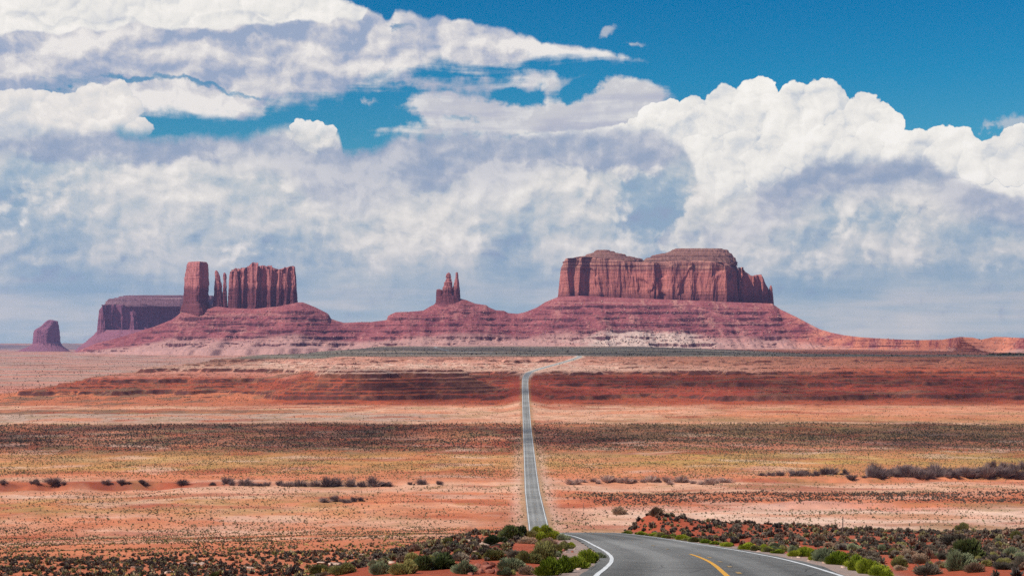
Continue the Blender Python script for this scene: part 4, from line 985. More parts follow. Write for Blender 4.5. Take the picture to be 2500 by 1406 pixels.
def blades(n, R, h, w, seed, lump=0.22, inner=0.35, up=0.35, tip=0.55):
    """leafy dome: n narrow leaves fanning from inside the dome to its uneven surface; returns verts, tris"""
    r = np.random.default_rng(seed)
    az = r.uniform(0, 2 * np.pi, n); el = np.arcsin(r.uniform(0.02, 1.0, n) ** 0.85)
    d = np.stack([np.cos(az) * np.cos(el), np.sin(az) * np.cos(el), np.sin(el)], 1)
    lobes = r.normal(size=(7, 3)); lobes[:, 2] = np.abs(lobes[:, 2]); lobes /= np.linalg.norm(lobes, axis=1, keepdims=True)
    lf = 1 - lump + lump * 2.0 * np.max(np.clip((d @ lobes.T - 0.72) / 0.28, 0, 1), axis=1)
    surf = d * np.array([R, R, h]) * lf[:, None] * r.uniform(0.82, 1.10, n)[:, None]
    base = surf * (inner + r.uniform(0, 0.35, n))[:, None]
    ax = surf - base; ax[:, 2] += up * np.linalg.norm(ax, axis=1); ln = np.linalg.norm(surf - base, axis=1, keepdims=True)
    ax = ax / np.maximum(np.linalg.norm(ax, axis=1, keepdims=True), 1e-6)
    e = base + ax * ln
    sd = np.cross(ax, r.normal(size=(n, 3))); sd /= np.maximum(np.linalg.norm(sd, axis=1, keepdims=True), 1e-6)
    ww = (w * r.uniform(0.6, 1.4, n))[:, None]
    v = np.stack([base - sd * ww * 0.5, base + sd * ww * 0.5, e + sd * ww * 0.5 * tip, e - sd * ww * 0.5 * tip], 1)
    return v.reshape(-1, 3), np.arange(4 * n).reshape(-1, 4)
def twigs(n, R, h, w, seed):
    """woody stems from the root outwards"""
    r = np.random.default_rng(seed); V = []; Fc = []
    for i in range(n):
        a = r.uniform(0, 2 * np.pi); t = r.uniform(0.15, 0.8); e = np.array([cos(a) * R * t, sin(a) * R * t, h * r.uniform(0.5, 0.85)])
        b0 = np.array([cos(a), sin(a), 0]) * 0.05 * R; mid = (b0 + e) / 2 + np.array([cos(a), sin(a), -0.2]) * 0.08 * R
        k = len(V)
        for q, ws in ((b0 - [0, 0, 0.1 * h], 1), (mid, 0.7), (e, 0.25)):
            for j in range(3):
                V.append(np.array(q) + w * ws * np.array([cos(j * 2.094 + a), sin(j * 2.094 + a), 0]))
        for s_ in (0, 3):
            for j in range(3): Fc.append((k + s_ + j, k + s_ + (j + 1) % 3, k + s_ + 3 + (j + 1) % 3, k + s_ + 3 + j))
    return np.array(V), np.array(Fc)
def leaf_mat(name, a, b_, var=0.25):
    m, g, b = new_mat(name); P = wpos(g)
    oi = g.new('ShaderNodeObjectInfo'); rnd = E(g, oi.outputs['Random'])
    n = g.noise(P, 2.6, 4, 0.6); n2 = g.noise(P, 14.0, 2, 0.6)
    c = g.mix((n * 0.6 + n2 * 0.4 + (rnd - 0.5) * 0.35).ss(0.36, 0.64), a + (1,), b_ + (1,))
    c = shade(g, c, (rnd - 0.5) * var * 1.6 + 1.0)
    g.links.new(c.s, b.inputs['Base Color']); b.inputs['Roughness'].default_value = 0.8
    # thin leaves let a little light through
    tr = g.new('ShaderNodeBsdfTranslucent'); g.links.new(c.s, tr.inputs[0])
    mx = g.new('ShaderNodeMixShader'); mx.inputs[0].default_value = 0.25
    out = [n_ for n_ in g.nodes if n_.type == 'OUTPUT_MATERIAL'][0]
    g.links.new(b.outputs[0], mx.inputs[1]); g.links.new(tr.outputs[0], mx.inputs[2]); g.links.new(mx.outputs[0], out.inputs[0])
    return m
L_GREEN = leaf_mat("rabbitbrush_leaves", (0.15, 0.20, 0.015), (0.32, 0.34, 0.03))
L_SAGE = leaf_mat("sagebrush_leaves", (0.17, 0.19, 0.10), (0.30, 0.31, 0.17))
L_OLIVE = leaf_mat("olive_shrub_leaves", (0.17, 0.16, 0.05), (0.31, 0.27, 0.09))
L_DKGREEN = leaf_mat("dark_green_leaves", (0.040, 0.055, 0.018), (0.10, 0.115, 0.035))
L_DARK = leaf_mat("blackbrush_twigs", (0.105, 0.084, 0.062), (0.235, 0.185, 0.130), 0.4)
L_BROWN = leaf_mat("dry_brush_twigs", (0.24, 0.150, 0.095), (0.42, 0.28, 0.18))
L_THICK = leaf_mat("bare_thicket_twigs", (0.15, 0.100, 0.095), (0.27, 0.185, 0.160))
L_GREYTH = leaf_mat("grey_thicket_twigs", (0.33, 0.21, 0.17), (0.46, 0.30, 0.24))
m_, g_, b_ = new_mat("shrub_wood"); b_.inputs['Base Color'].default_value = (0.13, 0.085, 0.06, 1); WOOD = m_

def mesh_data(name, v, f, mat):
    o = mesh_obj(name, v, f, mat, smooth=False, link=False); me = o.data; bpy.data.objects.remove(o); return me
KIND = {}
for kname, mat, n, hh, w, up in (("green", L_GREEN, 1900, 0.62, 0.034, 0.7), ("sage", L_SAGE, 1900, 0.60, 0.030, 0.6), ("olive", L_OLIVE, 1700, 0.60, 0.030, 0.6), ("dkgreen", L_DKGREEN, 1600, 0.66, 0.045, 0.4),
                                 ("dark", L_DARK, 900, 0.52, 0.036, 0.3), ("brown", L_BROWN, 1300, 0.58, 0.026, 0.5)):
    KIND[kname] = [(mesh_data("foliage", *blades(n, 0.5, hh, w, 900 + i * 13 + len(kname), up=up), mat), mesh_data("stem", *twigs(16, 0.5, hh, 0.016, 700 + i), WOOD)) for i in range(4)]
KIND["thicket"] = [(mesh_data("branches", *blades(620, 0.5, 0.58, 0.020, 500 + i, lump=0.5, inner=0.05, up=0.6, tip=0.25), L_THICK), mesh_data("stem", *twigs(18, 0.5, 0.6, 0.012, 600 + i), WOOD)) for i in range(4)]
KIND["greythicket"] = [(mesh_data("branches", *blades(300, 0.5, 0.45, 0.030, 550 + i, lump=0.4, inner=0.05, up=0.5, tip=0.3), L_GREYTH), mesh_data("stem", *twigs(18, 0.5, 0.45, 0.012, 650 + i), WOOD)) for i in range(3)]

def plant(kname, name, X, Y, Z, w, label, cat, group=None, parts=True, tall=1.0):
    fol, st = KIND[kname][random.randrange(len(KIND[kname]))]
    rz = random.uniform(0, 6.28); sc_ = (w, w * random.uniform(0.7, 1.1), w * tall * random.uniform(0.55, 0.92))
    if parts:
        r = bpy.data.objects.new(name, None); r.empty_display_size = 0.2; COL.objects.link(r)
        for nm, me in ((fol.name.split('.')[0], fol), ("stem", st)):
            o = bpy.data.objects.new(nm, me); COL.objects.link(o); o.parent = r
    else:
        r = bpy.data.objects.new(name, fol); COL.objects.link(r)
    r.location = (X, Y, Z - 0.03 * w); r.rotation_euler = (0, 0, rz); r.scale = sc_
    return tag(r, label, cat, group)

# shrubs one can point at: (photo x, photo y of the foot, width there, kind, label)
SHRUBS = [
    (1458, 1366, 46, "sage", "grey-green sagebrush at the bend of the white edge line, left verge"),
    (1436, 1374, 62, "green", "bright green rabbitbrush beside the sagebrush at the road bend"),
    (1410, 1388, 64, "green", "bright green rabbitbrush on the gravel left of the bend, middle of its row"),
    (1376, 1398, 62, "green", "yellow-green rabbitbrush low on the left verge, above the frame's bottom edge"),
    (1338, 1405, 66, "green", "lowest bright green rabbitbrush of the left verge row"),
    (1392, 1336, 26, "green", "small round green shrub alone on the grey gravel, left verge"),
    (1370, 1343, 40, "olive", "olive shrub on the gravel just left of the small round green one"),
    (1375, 1318, 34, "sage", "blue-grey sage touching the white line where the road dips away"),
    (1352, 1317, 40, "green", "green shrub on the crest beside the blue-grey sage"),
    (1334, 1307, 40, "green", "tall bright green shrub on the crest in front of the far road"),
    (1312, 1304, 34, "green", "yellow-green shrub on the crest under the far road's left edge"),
    (1300, 1312, 36, "olive", "olive shrub at the left end of the crest clump"),
    (1318, 1326, 42, "green", "green shrub below the crest clump, left of the road"),
    (1340, 1330, 40, "brown", "dry brown shrub below the crest clump"),
    (1288, 1326, 44, "brown", "brown shrub on the bank left of the crest clump"),
    (1248, 1318, 64, "dkgreen", "dark green bush on the bank above the small red rock pile"),
    (1212, 1330, 56, "dkgreen", "dark green bush at the far left end of the bank top"),
    (1272, 1308, 40, "dkgreen", "small dark green bush between bank top and crest"),
    (1330, 1368, 84, "olive", "widest olive shrub in the middle of the left bank"),
    (1292, 1374, 60, "olive", "olive shrub left of the widest one on the bank"),
    (1246, 1392, 74, "sage", "pale sage bush on the bank beside the large red rock pile"),
    (1206, 1368, 54, "olive", "yellowish shrub between the two red rock piles"),
    (1262, 1362, 48, "dark", "dark twiggy shrub between olive bushes on the left bank"),
    (1376, 1384, 46, "brown", "rounded brown shrub right of the widest olive one"),
    (1286, 1402, 50, "brown", "dry brown tuft low on the left bank"),
    (1232, 1404, 46, "sage", "grey sage at the bottom edge left of the bank shrubs"),
    (1080, 1388, 84, "dkgreen", "big dark green bush left of the large red rock pile"),
    (1034, 1392, 60, "dkgreen", "dark green bush against the big dark one, on its left"),
    (1004, 1372, 44, "olive", "olive bush behind the dark green pair"),
    (984, 1402, 62, "olive", "golden olive bush at the bottom edge, left of the dark green pair"),
    (930, 1402, 60, "sage", "grey-green bush at the bottom edge, left of the golden olive one"),
    (836, 1402, 64, "olive", "green-brown bush at the bottom edge near the pale slabs"),
    (782, 1404, 66, "olive", "leftmost large green-brown bush at the bottom edge"),
    (1132, 1400, 60, "sage", "sage bush at the bottom edge between dark bush and rock pile"),
    (1966, 1358, 52, "green", "round bright green shrub, first of the clump on the right verge"),
    (2012, 1370, 66, "sage", "pale sage-green shrub in the middle of the right verge clump"),
    (2046, 1378, 60, "green", "green shrub right of the pale sage one, right verge"),
    (2088, 1392, 60, "green", "green shrub near the lower end of the right verge"),
    (2118, 1400, 66, "green", "bright green shrub where the right edge line leaves the picture"),
    (2152, 1406, 62, "green", "last green shrub of the right verge, cut by the bottom edge"),
    (1940, 1352, 40, "sage", "blue-grey sage just above the right verge clump"),
    (1912, 1346, 34, "olive", "low olive shrub above the blue-grey sage, right verge"),
    (2340, 1392, 92, "sage", "large domed sage on the right slope, near the bottom edge"),
    (2362, 1366, 78, "dkgreen", "dark green bush directly behind the large domed sage"),
    (2332, 1332, 74, "dark", "wide grey domed shrub halfway up the right slope"),
    (2196, 1386, 46, "olive", "olive shrub on the right slope right of the verge clump"),
    (2048, 1304, 26, "olive", "pale round shrub at the foot of the thin post"),
    (2482, 1318, 34, "olive", "yellowish shrub at the right picture edge below the slope's crest"),
    (2350, 1296, 40, "olive", "greenish shrub among dark ones on the right crest"),
    (1602, 1259, 38, "brown", "pale dry shrub standing up behind the red mound"),
    (1512, 1256, 34, "brown", "low orange-brown shrub on pale sand behind the red mound"),
]
taken = []
for px, py, wpx, k, lab in SHRUBS:
    X, Y, Z = ground_hit(px, py)
    w = wpx * Y / F * 1.08
    nm = {"green": "rabbitbrush", "sage": "sagebrush", "olive": "shrub", "dkgreen": "bush", "dark": "shrub", "brown": "shrub"}[k]
    plant(k, nm, X, Y, Z, w, lab, "shrub"); taken.append((X, Y, w))
# low green growth along the right edge of the road, further up
for i, px in enumerate(np.linspace(1456, 1890, 34)):
    Yv = 198 - (px - 1456) / 434.0 * 118 + random.uniform(-2, 2)
    X = road_x(Yv) + 5.3 + random.uniform(-0.2, 0.9); Y = Yv
    plant("green" if random.random() < 0.75 else "olive", "shrub", X, Y, float(land(X, Y)), random.uniform(0.8, 1.5), "low green shrub of the strip along the right road edge beyond the bend", "shrub", "green shrubs lining the right road edge", tall=0.7)
for i in range(14):
    Y = random.uniform(52, 100); X = road_x(Y) + 5.6 + random.uniform(0, 1.0)
    plant("green" if random.random() < 0.6 else "sage", "shrub", X, Y, float(land(X, Y)), random.uniform(0.6, 1.0), "low green shrub hugging the gravel of the near right road edge", "shrub", "small shrubs on the near right verge", tall=0.8)
for i in range(16):
    Y = random.uniform(46, 120); X = road_x(Y) - 5.7 - random.uniform(0, 2.2)
    plant(random.choice(["green", "olive", "sage", "brown"]), "shrub", X, Y, float(land(X, Y)), random.uniform(0.35, 0.75), "small tuft filling gaps between the larger shrubs of the left bank", "shrub", "small tufts on the left bank", tall=0.9)

# dark brush on both near slopes: the nearest three hundred are things, the rest one mass
def visible_near(X, Y): 
    return np.abs(X) < 0.37 * Y + 3
cand = []; tries = 0; cells = {}
for a_, b_, c_ in taken: cells.setdefault((int(a_ // 2), int(b_ // 2)), []).append((a_, b_, c_))
r4 = np.random.default_rng(44)
while len(cand) < 4400 and tries < 200000:
    tries += 1
    Y = 45 + 190 * r4.random() ** 0.75; X = r4.uniform(-0.38, 0.38) * Y
    rd = float(road_d(np.array(X), np.array(Y)))
    if -9.5 < rd < 6.9: continue
    if rd < 0 and Y < 62 and X > -12: continue
    dens = 0.5 + 0.9 * float(fbm(np.array(X / 14.0), np.array(Y / 22.0), 3, 81))
    if rd > 0: dens *= 0.80 * (1.0 if Y < 100 else 0.50) + 0.45 * float(sstep(165, 200, np.array(Y)))
    else: dens *= 0.9 * float(sstep(240, 170, np.array(Y)))
    if r4.random() > dens: continue
    w = (r4.uniform(0.26, 0.84) if rd > 0 else r4.uniform(0.22, 0.70)) * (1.35 if r4.random() < 0.15 else 1)
    ci, cj = int(X // 2), int(Y // 2)
    if any((X - a) ** 2 + ((Y - b) * 0.75) ** 2 < (0.36 * (w + c)) ** 2 for i in (-1, 0, 1) for j in (-1, 0, 1) for a, b, c in cells.get((ci + i, cj + j), ())): continue
    cells.setdefault((ci, cj), []).append((X, Y, w)); cand.append((X, Y, w, rd))
cand.sort(key=lambda q: -q[2] / q[1])
NEAR, REST = cand[:300], cand[300:]
for X, Y, w, rd in NEAR:
    k = random.choices(["dark", "olive", "dkgreen", "brown", "sage"], [0.52, 0.22, 0.06, 0.13, 0.07])[0]
    if rd > 0: lab, grp = "low dark twiggy shrub on the red slope right of the road", "dark shrubs on the right slope"
    else: lab, grp = "low dark twiggy shrub on the orange slope left of the road", "dark shrubs on the left slope"
    if k != "dark": lab = lab.replace("dark twiggy", {"olive": "olive", "dkgreen": "dark green", "brown": "dry brown", "sage": "pale sage"}[k]); grp = grp.replace("dark", {"olive": "olive", "dkgreen": "dark green", "brown": "brown", "sage": "sage"}[k])
    plant(k, "shrub", X, Y, float(land(X, Y)), w, lab, "shrub", grp, parts=False)

# thickets of bare tamarisk along the wash
TH = [(10, 1182, 22), (95, 1184, 34), (135, 1185, 36), (162, 1185, 24), (262, 1183, 26), (302, 1183, 24), (350, 1184, 30), (440, 1183, 32), (520, 1185, 24), (548, 1183, 26), (572, 1185, 20), (596, 1185, 32), (622, 1186, 32), (650, 1186, 32), (680, 1186, 36),
      (710, 1187, 36), (740, 1187, 32), (772, 1188, 38), (800, 1188, 36), (824, 1187, 34), (850, 1188, 36), (880, 1188, 36), (910, 1188, 42), (942, 1187, 40), (1004, 1183, 26), (1026, 1182, 44), (1076, 1183, 24),
      (790, 1226, 28), (818, 1224, 34), (842, 1227, 32), (864, 1225, 28), (882, 1223, 20),
      (1858, 1161, 20), (1882, 1161, 28), (1902, 1161, 26), (1938, 1161, 34), (1964, 1160, 32), (1986, 1161, 24), (2012, 1159, 30), (2036, 1158, 34), (2060, 1158, 28), (2076, 1171, 34), (2110, 1166, 24)]
TH = [(a + random.uniform(-6, 6), b, c * random.uniform(0.8, 1.45)) for a, b, c in TH] + [(a + random.uniform(-16, 16), b + 1, c * random.uniform(0.35, 0.6)) for a, b, c in TH]
TH += [(2120 + i * 11 + random.uniform(-7, 7), 1163 + random.uniform(-2, 4), random.uniform(30, 58)) for i in range(36)] + [(2136 + i * 17 + random.uniform(-10, 10), 1155 + random.uniform(-2, 3), random.uniform(26, 48)) for i in range(20)] + [(2425 + i * 24, 1146, 40) for i in range(4)]
for px, py, wpx in TH:
    X, Y, Z = ground_hit(px, py, 400)
    side = ("left end of the wash, near the cut red bank", "dark bare thickets by the cut red bank") if px < 480 else ("wash left of the straight road", "dark bare thickets along the wash left of the road") if px < 780 or (py < 1200 and px < 1100) else ("bare sand below the wash, left of the road", "bare thickets on the sand below the wash") if px < 1000 else ("wash at the right of the picture", "dark bare thickets along the wash at the right")
    plant("thicket", "thicket", X, Y, Z, wpx * Y / F * 1.15, "dark leafless thicket bush in the " + side[0] if "wash" in side[0][:5] or px < 480 else "dark leafless thicket bush on the " + side[0], "thicket", side[1], parts=False, tall=random.uniform(0.5, 0.9))
for i in range(22):
    px = 1390 + i * 18 + random.uniform(-5, 5); X, Y, Z = ground_hit(px, 1180 + random.uniform(-3, 3), 400)
    plant("greythicket", "thicket", X, Y, Z, random.uniform(24, 44) * Y / F, "low grey-brown leafless brush right of the straight road, in one long band", "thicket", "grey brush band right of the straight road", parts=False)

# scrub beyond counting
def scrub(name, XYZ, W, colr, seed, tris=20, variants=8):
    V0 = []
    for i in range(variants):
        v, f = blades(tris, 0.5, 0.62, 0.26, seed + i, lump=0.3, inner=0.05, up=0.25, tip=0.5); V0.append(v)
    V0 = np.array(V0)
    r = np.random.default_rng(seed); n = len(XYZ)
    k = r.integers(0, variants, n); a = r.uniform(0, 2 * np.pi, n); ca, sa = np.cos(a), np.sin(a)
    v = V0[k]                                                        # n, m, 3
    s = np.asarray(W)[:, None]
    x = (v[..., 0] * ca[:, None] - v[..., 1] * sa[:, None]) * s + XYZ[:, 0:1]; y = (v[..., 0] * sa[:, None] + v[..., 1] * ca[:, None]) * s + XYZ[:, 1:2]
    z = v[..., 2] * s * r.uniform(0.75, 1.2, n)[:, None] + XYZ[:, 2:3] - 0.03 * s
    VV = np.stack([x, y, z], -1).reshape(-1, 3); m = V0.shape[1]
    c = np.repeat(np.concatenate([colr, np.ones((n, 1))], 1)[:, None, :], m, 1).reshape(-1, 4)
    f = np.arange(len(VV)).reshape(-1, 4)
    o = mesh_obj(name, VV, f, M_SCRUB, smooth=False, attrs={"leaf": c}); tag(o, kind="stuff"); return o
M_SCRUB, g_, b_ = new_mat("scrub_leaves"); c_, _ = attr(g_, "leaf"); g_.links.new(c_.s, b_.inputs['Base Color'])
def scatter(n, y0, y1, spread, dens, size, pal, seed, ypow=1.0):
    """n tries between distances y0..y1; dens(X, Y) is the chance to keep one; pal: [(weight, colour)]"""
    r = np.random.default_rng(seed)
    Y = y0 + (y1 - y0) * r.random(n) ** ypow; X = r.uniform(-spread, spread, n) * (Y + 30)
    keep = r.random(n) < dens(X, Y); keep &= np.abs(road_d(X, Y)) > 6.0
    X, Y = X[keep], Y[keep]; Z = land(X, Y)
    w = r.uniform(size[0], size[1], len(X)) * (1 + 0.5 * (r.random(len(X)) ** 6))
    pw = np.array([p[0] for p in pal], float); pc = np.array([p[1] for p in pal])
    k = r.choice(len(pal), len(X), p=pw / pw.sum()); col = pc[k] * r.uniform(0.75, 1.25, (len(X), 1))
    return np.stack([X, Y, Z], 1), w, col
C_DARK, C_DK2, C_OLV, C_TAN, C_GRN, C_YEL, C_BRN, C_SAGE = (0.070, 0.058, 0.050), (0.12, 0.095, 0.070), (0.20, 0.170, 0.080), (0.36, 0.27, 0.16), (0.15, 0.15, 0.05), (0.40, 0.31, 0.11), (0.20, 0.12, 0.08), (0.26, 0.22, 0.14)
NS = lambda X, Y, a, b, s: 0.5 + 1.2 * fbm(X / a, Y / b, 3, s)
parts_ = []
# remaining dark brush of the near slopes
xr = np.array([(q[0], q[1], float(land(q[0], q[1]))) for q in REST])
scrub("brush", xr, np.array([q[2] for q in REST]), np.array([C_DK2, C_DARK, C_DK2, C_OLV, C_BRN])[np.random.default_rng(4).choice(5, len(REST), p=[.38, .18, .12, .20, .12])] * np.random.default_rng(3).uniform(0.8, 1.4, (len(REST), 1)), 1000, tris=80)
# left slope, tan, yellow-green and dark tufts
a = scatter(60000, 75, 620, 0.40, lambda X, Y: np.where(X < 3 + 0 * Y, 1, 0) * np.where((X > -6) & (Y < 210), 0, 1) * np.clip(NS(X, Y, 26, 45, 82) * 0.75, 0, 1), (0.25, 0.65), [(3, C_TAN), (2, C_YEL), (3, C_OLV), (2.6, C_DK2), (1.4, C_DARK), (1, C_GRN)], 83, ypow=0.6)
scrub("scrub", *a, 1100, tris=24)
# right slope: small tufts between the big ones
a = scatter(7000, 45, 230, 0.40, lambda X, Y: np.where(road_d(X, Y) > 6.5, 0.5, 0), (0.15, 0.45), [(3, C_DARK), (2, C_DK2), (1.5, C_BRN), (1, C_OLV), (0.7, C_SAGE)], 84)
scrub("scrub", *a, 1150, tris=40)
# valley floor on both sides
def d_valley(X, Y):
    band = sstep(755, 775, Y - 0.02 * X) * sstep(850, 832, Y) * sstep(30, 60, X)                # dark band on the right
    base = 0.42 * np.clip(NS(X, Y, 40, 60, 85), 0.05, 1.2)
    bare = sstep(10, -5, np.abs(Y - wash_y(X)) - 14)
    return np.clip(base + 0.75 * band * np.clip(NS(X, Y, 50, 30, 86) + 0.25, 0, 1), 0, 1) * (1 - 0.85 * bare)
a = scatter(60000, 560, 960, 0.40, d_valley, (0.45, 1.1), [(4, C_TAN), (3, C_OLV), (1.8, C_DK2), (0.8, C_DARK), (2.2, C_SAGE), (0.8, C_GRN)], 87)
kk = (a[0][:, 0] > 30) & (a[0][:, 1] > 755) & (a[0][:, 1] < 850); a[1][kk] *= 1.3; a[2][kk] = np.array(C_DK2) * np.random.default_rng(8).uniform(0.6, 1.2, (kk.sum(), 1))
scrub("scrub", *a, 1200, tris=13)
# the yellow-green belt, then the dark belt
a = scatter(80000, 930, 1240, 0.40, lambda X, Y: np.clip(0.75 * NS(X, Y, 70, 60, 88) * sstep(920, 990, Y + 20 * fbm(X / 60.0, Y / 60.0, 2, 89)), 0, 1), (0.5, 1.1), [(3.2, C_OLV), (2.0, C_TAN), (3.2, C_YEL), (1.8, C_DK2), (0.8, C_DARK), (1, C_GRN)], 90)
scrub("scrub", *a, 1300, tris=13)
a = scatter(80000, 1170, 1566, 0.40, lambda X, Y: np.clip((0.55 + 0.9 * fbm(X / 60.0, Y / 70.0, 4, 91)) * sstep(1160, 1300, Y + 60 * fbm(X / 90.0, Y / 80.0, 2, 92)), 0, 1), (0.7, 1.7), [(4, C_DARK), (3, C_DK2), (1.6, C_OLV), (0.9, C_BRN)], 93)
rr = (a[0][:, 0] > 60); a[2][rr] = a[2][rr] * 0.75 + np.array(C_OLV) * 0.25
scrub("scrub", *a, 1400, tris=11)
# sparse on the far sand and on the terraces
a = scatter(18000, 1566, 2000, 0.40, lambda X, Y: np.clip(0.45 * NS(X, Y, 90, 50, 94), 0, 1), (0.6, 1.5), [(3, C_DK2), (2, C_DARK), (2, C_OLV)], 95)
scrub("scrub", *a, 1500, tris=12)
a = scatter(26000, 1950, 2650, 0.40, lambda X, Y: np.clip(0.55 * NS(X, Y, 60, 60, 96), 0, 1), (0.8, 2.0), [(3, C_DK2), (2, C_DARK), (1, C_GRN)], 97)
scrub("scrub", *a, 1600, tris=12)
a = scatter(16000, 2600, 6400, 0.42, lambda X, Y: np.clip(0.8 * NS(X, Y, 160, 260, 98) * np.where((X < -0.14 * Y) , 0.8, 0.8), 0, 1), (1.4, 3.6), [(3, C_DARK), (2, (0.06, 0.065, 0.045)), (1, C_DK2)], 99)
scrub("scrub", *a, 1700, tris=12)

# junipers dotted over the sand below the big mesa: dark dots too small to count
def hill_hit(px, py):
    yc, zc, ft = ridge_profile(np.array([float(px)]))
    return yc, zc, ft
dg = bpy.context.evaluated_depsgraph_get(); dg.update()
HILL = [o for o in COL.objects if o.name.startswith("hills")][0]
from mathutils import Vector as Vc
def cast(px, py):
    d = Vc(((px - CX) / F, 1.0, (HY - py) / F)).normalized()
    ok, loc, nrm, idx = HILL.ray_cast(Vc((0, 0, 0)), d, distance=20000)
    return loc if ok else None
pts, ws = [], []
r5 = np.random.default_rng(55)
for i in range(620):
    px = r5.normal(1560, 105) if i < 330 else r5.uniform(300, 2480); py = r5.normal(832, 16) if i < 330 else r5.uniform(770, 858)
    q = cast(px, py)
    if q is not None: pts.append((q.x, q.y, q.z)); ws.append(r5.uniform(3.5, 9.0) if i < 330 else r5.uniform(3, 6.5))
scrub("junipers", np.array(pts), np.array(ws), np.tile(np.array([(0.05, 0.058, 0.040)]), (len(pts), 1)) * r5.uniform(0.7, 1.5, (len(pts), 1)), 1800, tris=16)

# fallen blocks on the scree
def rock_mesh(seed, n=1, flat=0.7, rough=0.25):
    import bmesh
    bm = bmesh.new(); bmesh.ops.create_icosphere(bm, subdivisions=3, radius=0.5)
    r = np.random.default_rng(seed); pl = r.normal(size=(16, 3)); pl /= np.linalg.norm(pl, axis=1, keepdims=True); dd = r.uniform(0.26, 0.48, 16)
    co = np.array([v.co[:] for v in bm.verts]); u = co / np.linalg.norm(co, axis=1, keepdims=True)
    s = np.min(np.where(u @ pl.T > 0.05, dd[None, :] / np.maximum(u @ pl.T, 0.05), 9), axis=1); s = np.minimum(s, 0.62)
    co = u * s[:, None]; co += rough * 0.06 * np.stack([perlin(co[:, (k + 1) % 3] * 9 + k, co[:, k] * 9, seed + k) for k in range(3)], 1)
    co[:, 2] *= flat
    for v, c in zip(bm.verts, co): v.co = c
    f = np.array([[v.index for v in p.verts] for p in bm.faces]); bm.free()
    return co, f
m_, g_, b_ = new_mat("red_boulder_rock"); P_ = wpos(g_); n_ = g_.noise(P_, 3.0, 5, 0.65); n2_ = g_.noise(P_, 0.8, 3)
c_ = g_.mix((n_ + (n2_ - 0.5)).ss(0.35, 0.65), (0.16, 0.045, 0.030, 1), (0.34, 0.125, 0.085, 1)); g_.links.new(c_.s, b_.inputs['Base Color']); bump(g_, b_, n_, 0.6, 0.08); M_BOULDER = m_
m_, g_, b_ = new_mat("pale_slab_rock"); P_ = wpos(g_); n_ = g_.noise(P_, 2.0, 5, 0.65)
c_ = g_.mix(n_.ss(0.35, 0.65), (0.40, 0.24, 0.17, 1), (0.62, 0.43, 0.33, 1)); g_.links.new(c_.s, b_.inputs['Base Color']); bump(g_, b_, n_, 0.6, 0.08); M_SLAB = m_
ROCKS = [mesh_data("boulder", *rock_mesh(2000 + i), M_BOULDER) for i in range(5)]
SLABS = [mesh_data("slab", *rock_mesh(2100 + i, flat=0.35), M_SLAB) for i in range(4)]
def stone(me, name, px, py, wpx, label, cat, group=None, flat=1.0):
    X, Y, Z = ground_hit(px, py)
    o = bpy.data.objects.new(name, me); COL.objects.link(o); w = wpx * Y / F * 1.15
    o.location = (X, Y, Z + 0.12 * w * flat); o.scale = (w, w * random.uniform(0.7, 1.0), w * random.uniform(0.75, 1.0) * flat); o.rotation_euler = (random.uniform(-.2, .2), random.uniform(-.2, .2), random.uniform(0, 6.28))
    return tag(o, label, cat, group)
for px, py, w in ((1214, 1338, 20), (1228, 1334, 24), (1242, 1338, 18), (1222, 1344, 16), (1236, 1345, 14)):
    stone(random.choice(ROCKS), "boulder", px, py, w, "angular red boulder of the small pile high on the left bank", "boulder", "small red rock pile on the left bank")
for px, py, w in ((1164, 1384, 26), (1184, 1390, 30), (1202, 1384, 24), (1174, 1398, 26), (1196, 1399, 24), (1156, 1396, 18), (1214, 1394, 18), (1186, 1378, 18)):
    stone(random.choice(ROCKS), "boulder", px, py, w, "angular red boulder of the larger pile low on the left bank", "boulder", "large red rock pile on the left bank")
for px, py, w in ((1150, 1404, 16), (1340, 1392, 12), (1316, 1388, 12)):
    stone(random.choice(ROCKS), "boulder", px, py, w, "small lone red stone among shrubs of the left bank", "boulder", "lone red stones on the left bank")
for i in range(26):
    px, py = random.choice([(random.uniform(760, 960), random.uniform(1352, 1384)), (random.uniform(1090, 1190), random.uniform(1316, 1352)), (random.uniform(300, 700), random.uniform(1375, 1404))])
    stone(random.choice(SLABS), "slab", px, py, random.uniform(14, 34), "flat pale sandstone slab showing between dark shrubs of the left slope", "slab", "pale slabs on the left slope", flat=0.6)
for i in range(12):
    stone(random.choice(SLABS), "slab", random.uniform(1900, 2480), random.uniform(1310, 1400), random.uniform(9, 20), "pale flat stone lying on the red slope right of the road", "slab", "pale stones on the right slope", flat=0.6)
for i in range(60):
    side = random.choice((-1, 1)); Y = random.uniform(46, 150) ; X = road_x(Y) + side * random.uniform(5.0, 6.8)
    o = bpy.data.objects.new("stone", random.choice(ROCKS if random.random() < 0.3 else SLABS)); COL.objects.link(o); w = random.uniform(0.12, 0.3)
    o.location = (X, Y, float(land(X, Y)) + 0.04 * w); o.scale = (w, w, w * 1.5); o.rotation_euler = (0, 0, random.uniform(0, 6.28))
    tag(o, "loose stone lying on the gravel shoulder of the near road", "stone", "loose stones on the shoulder")

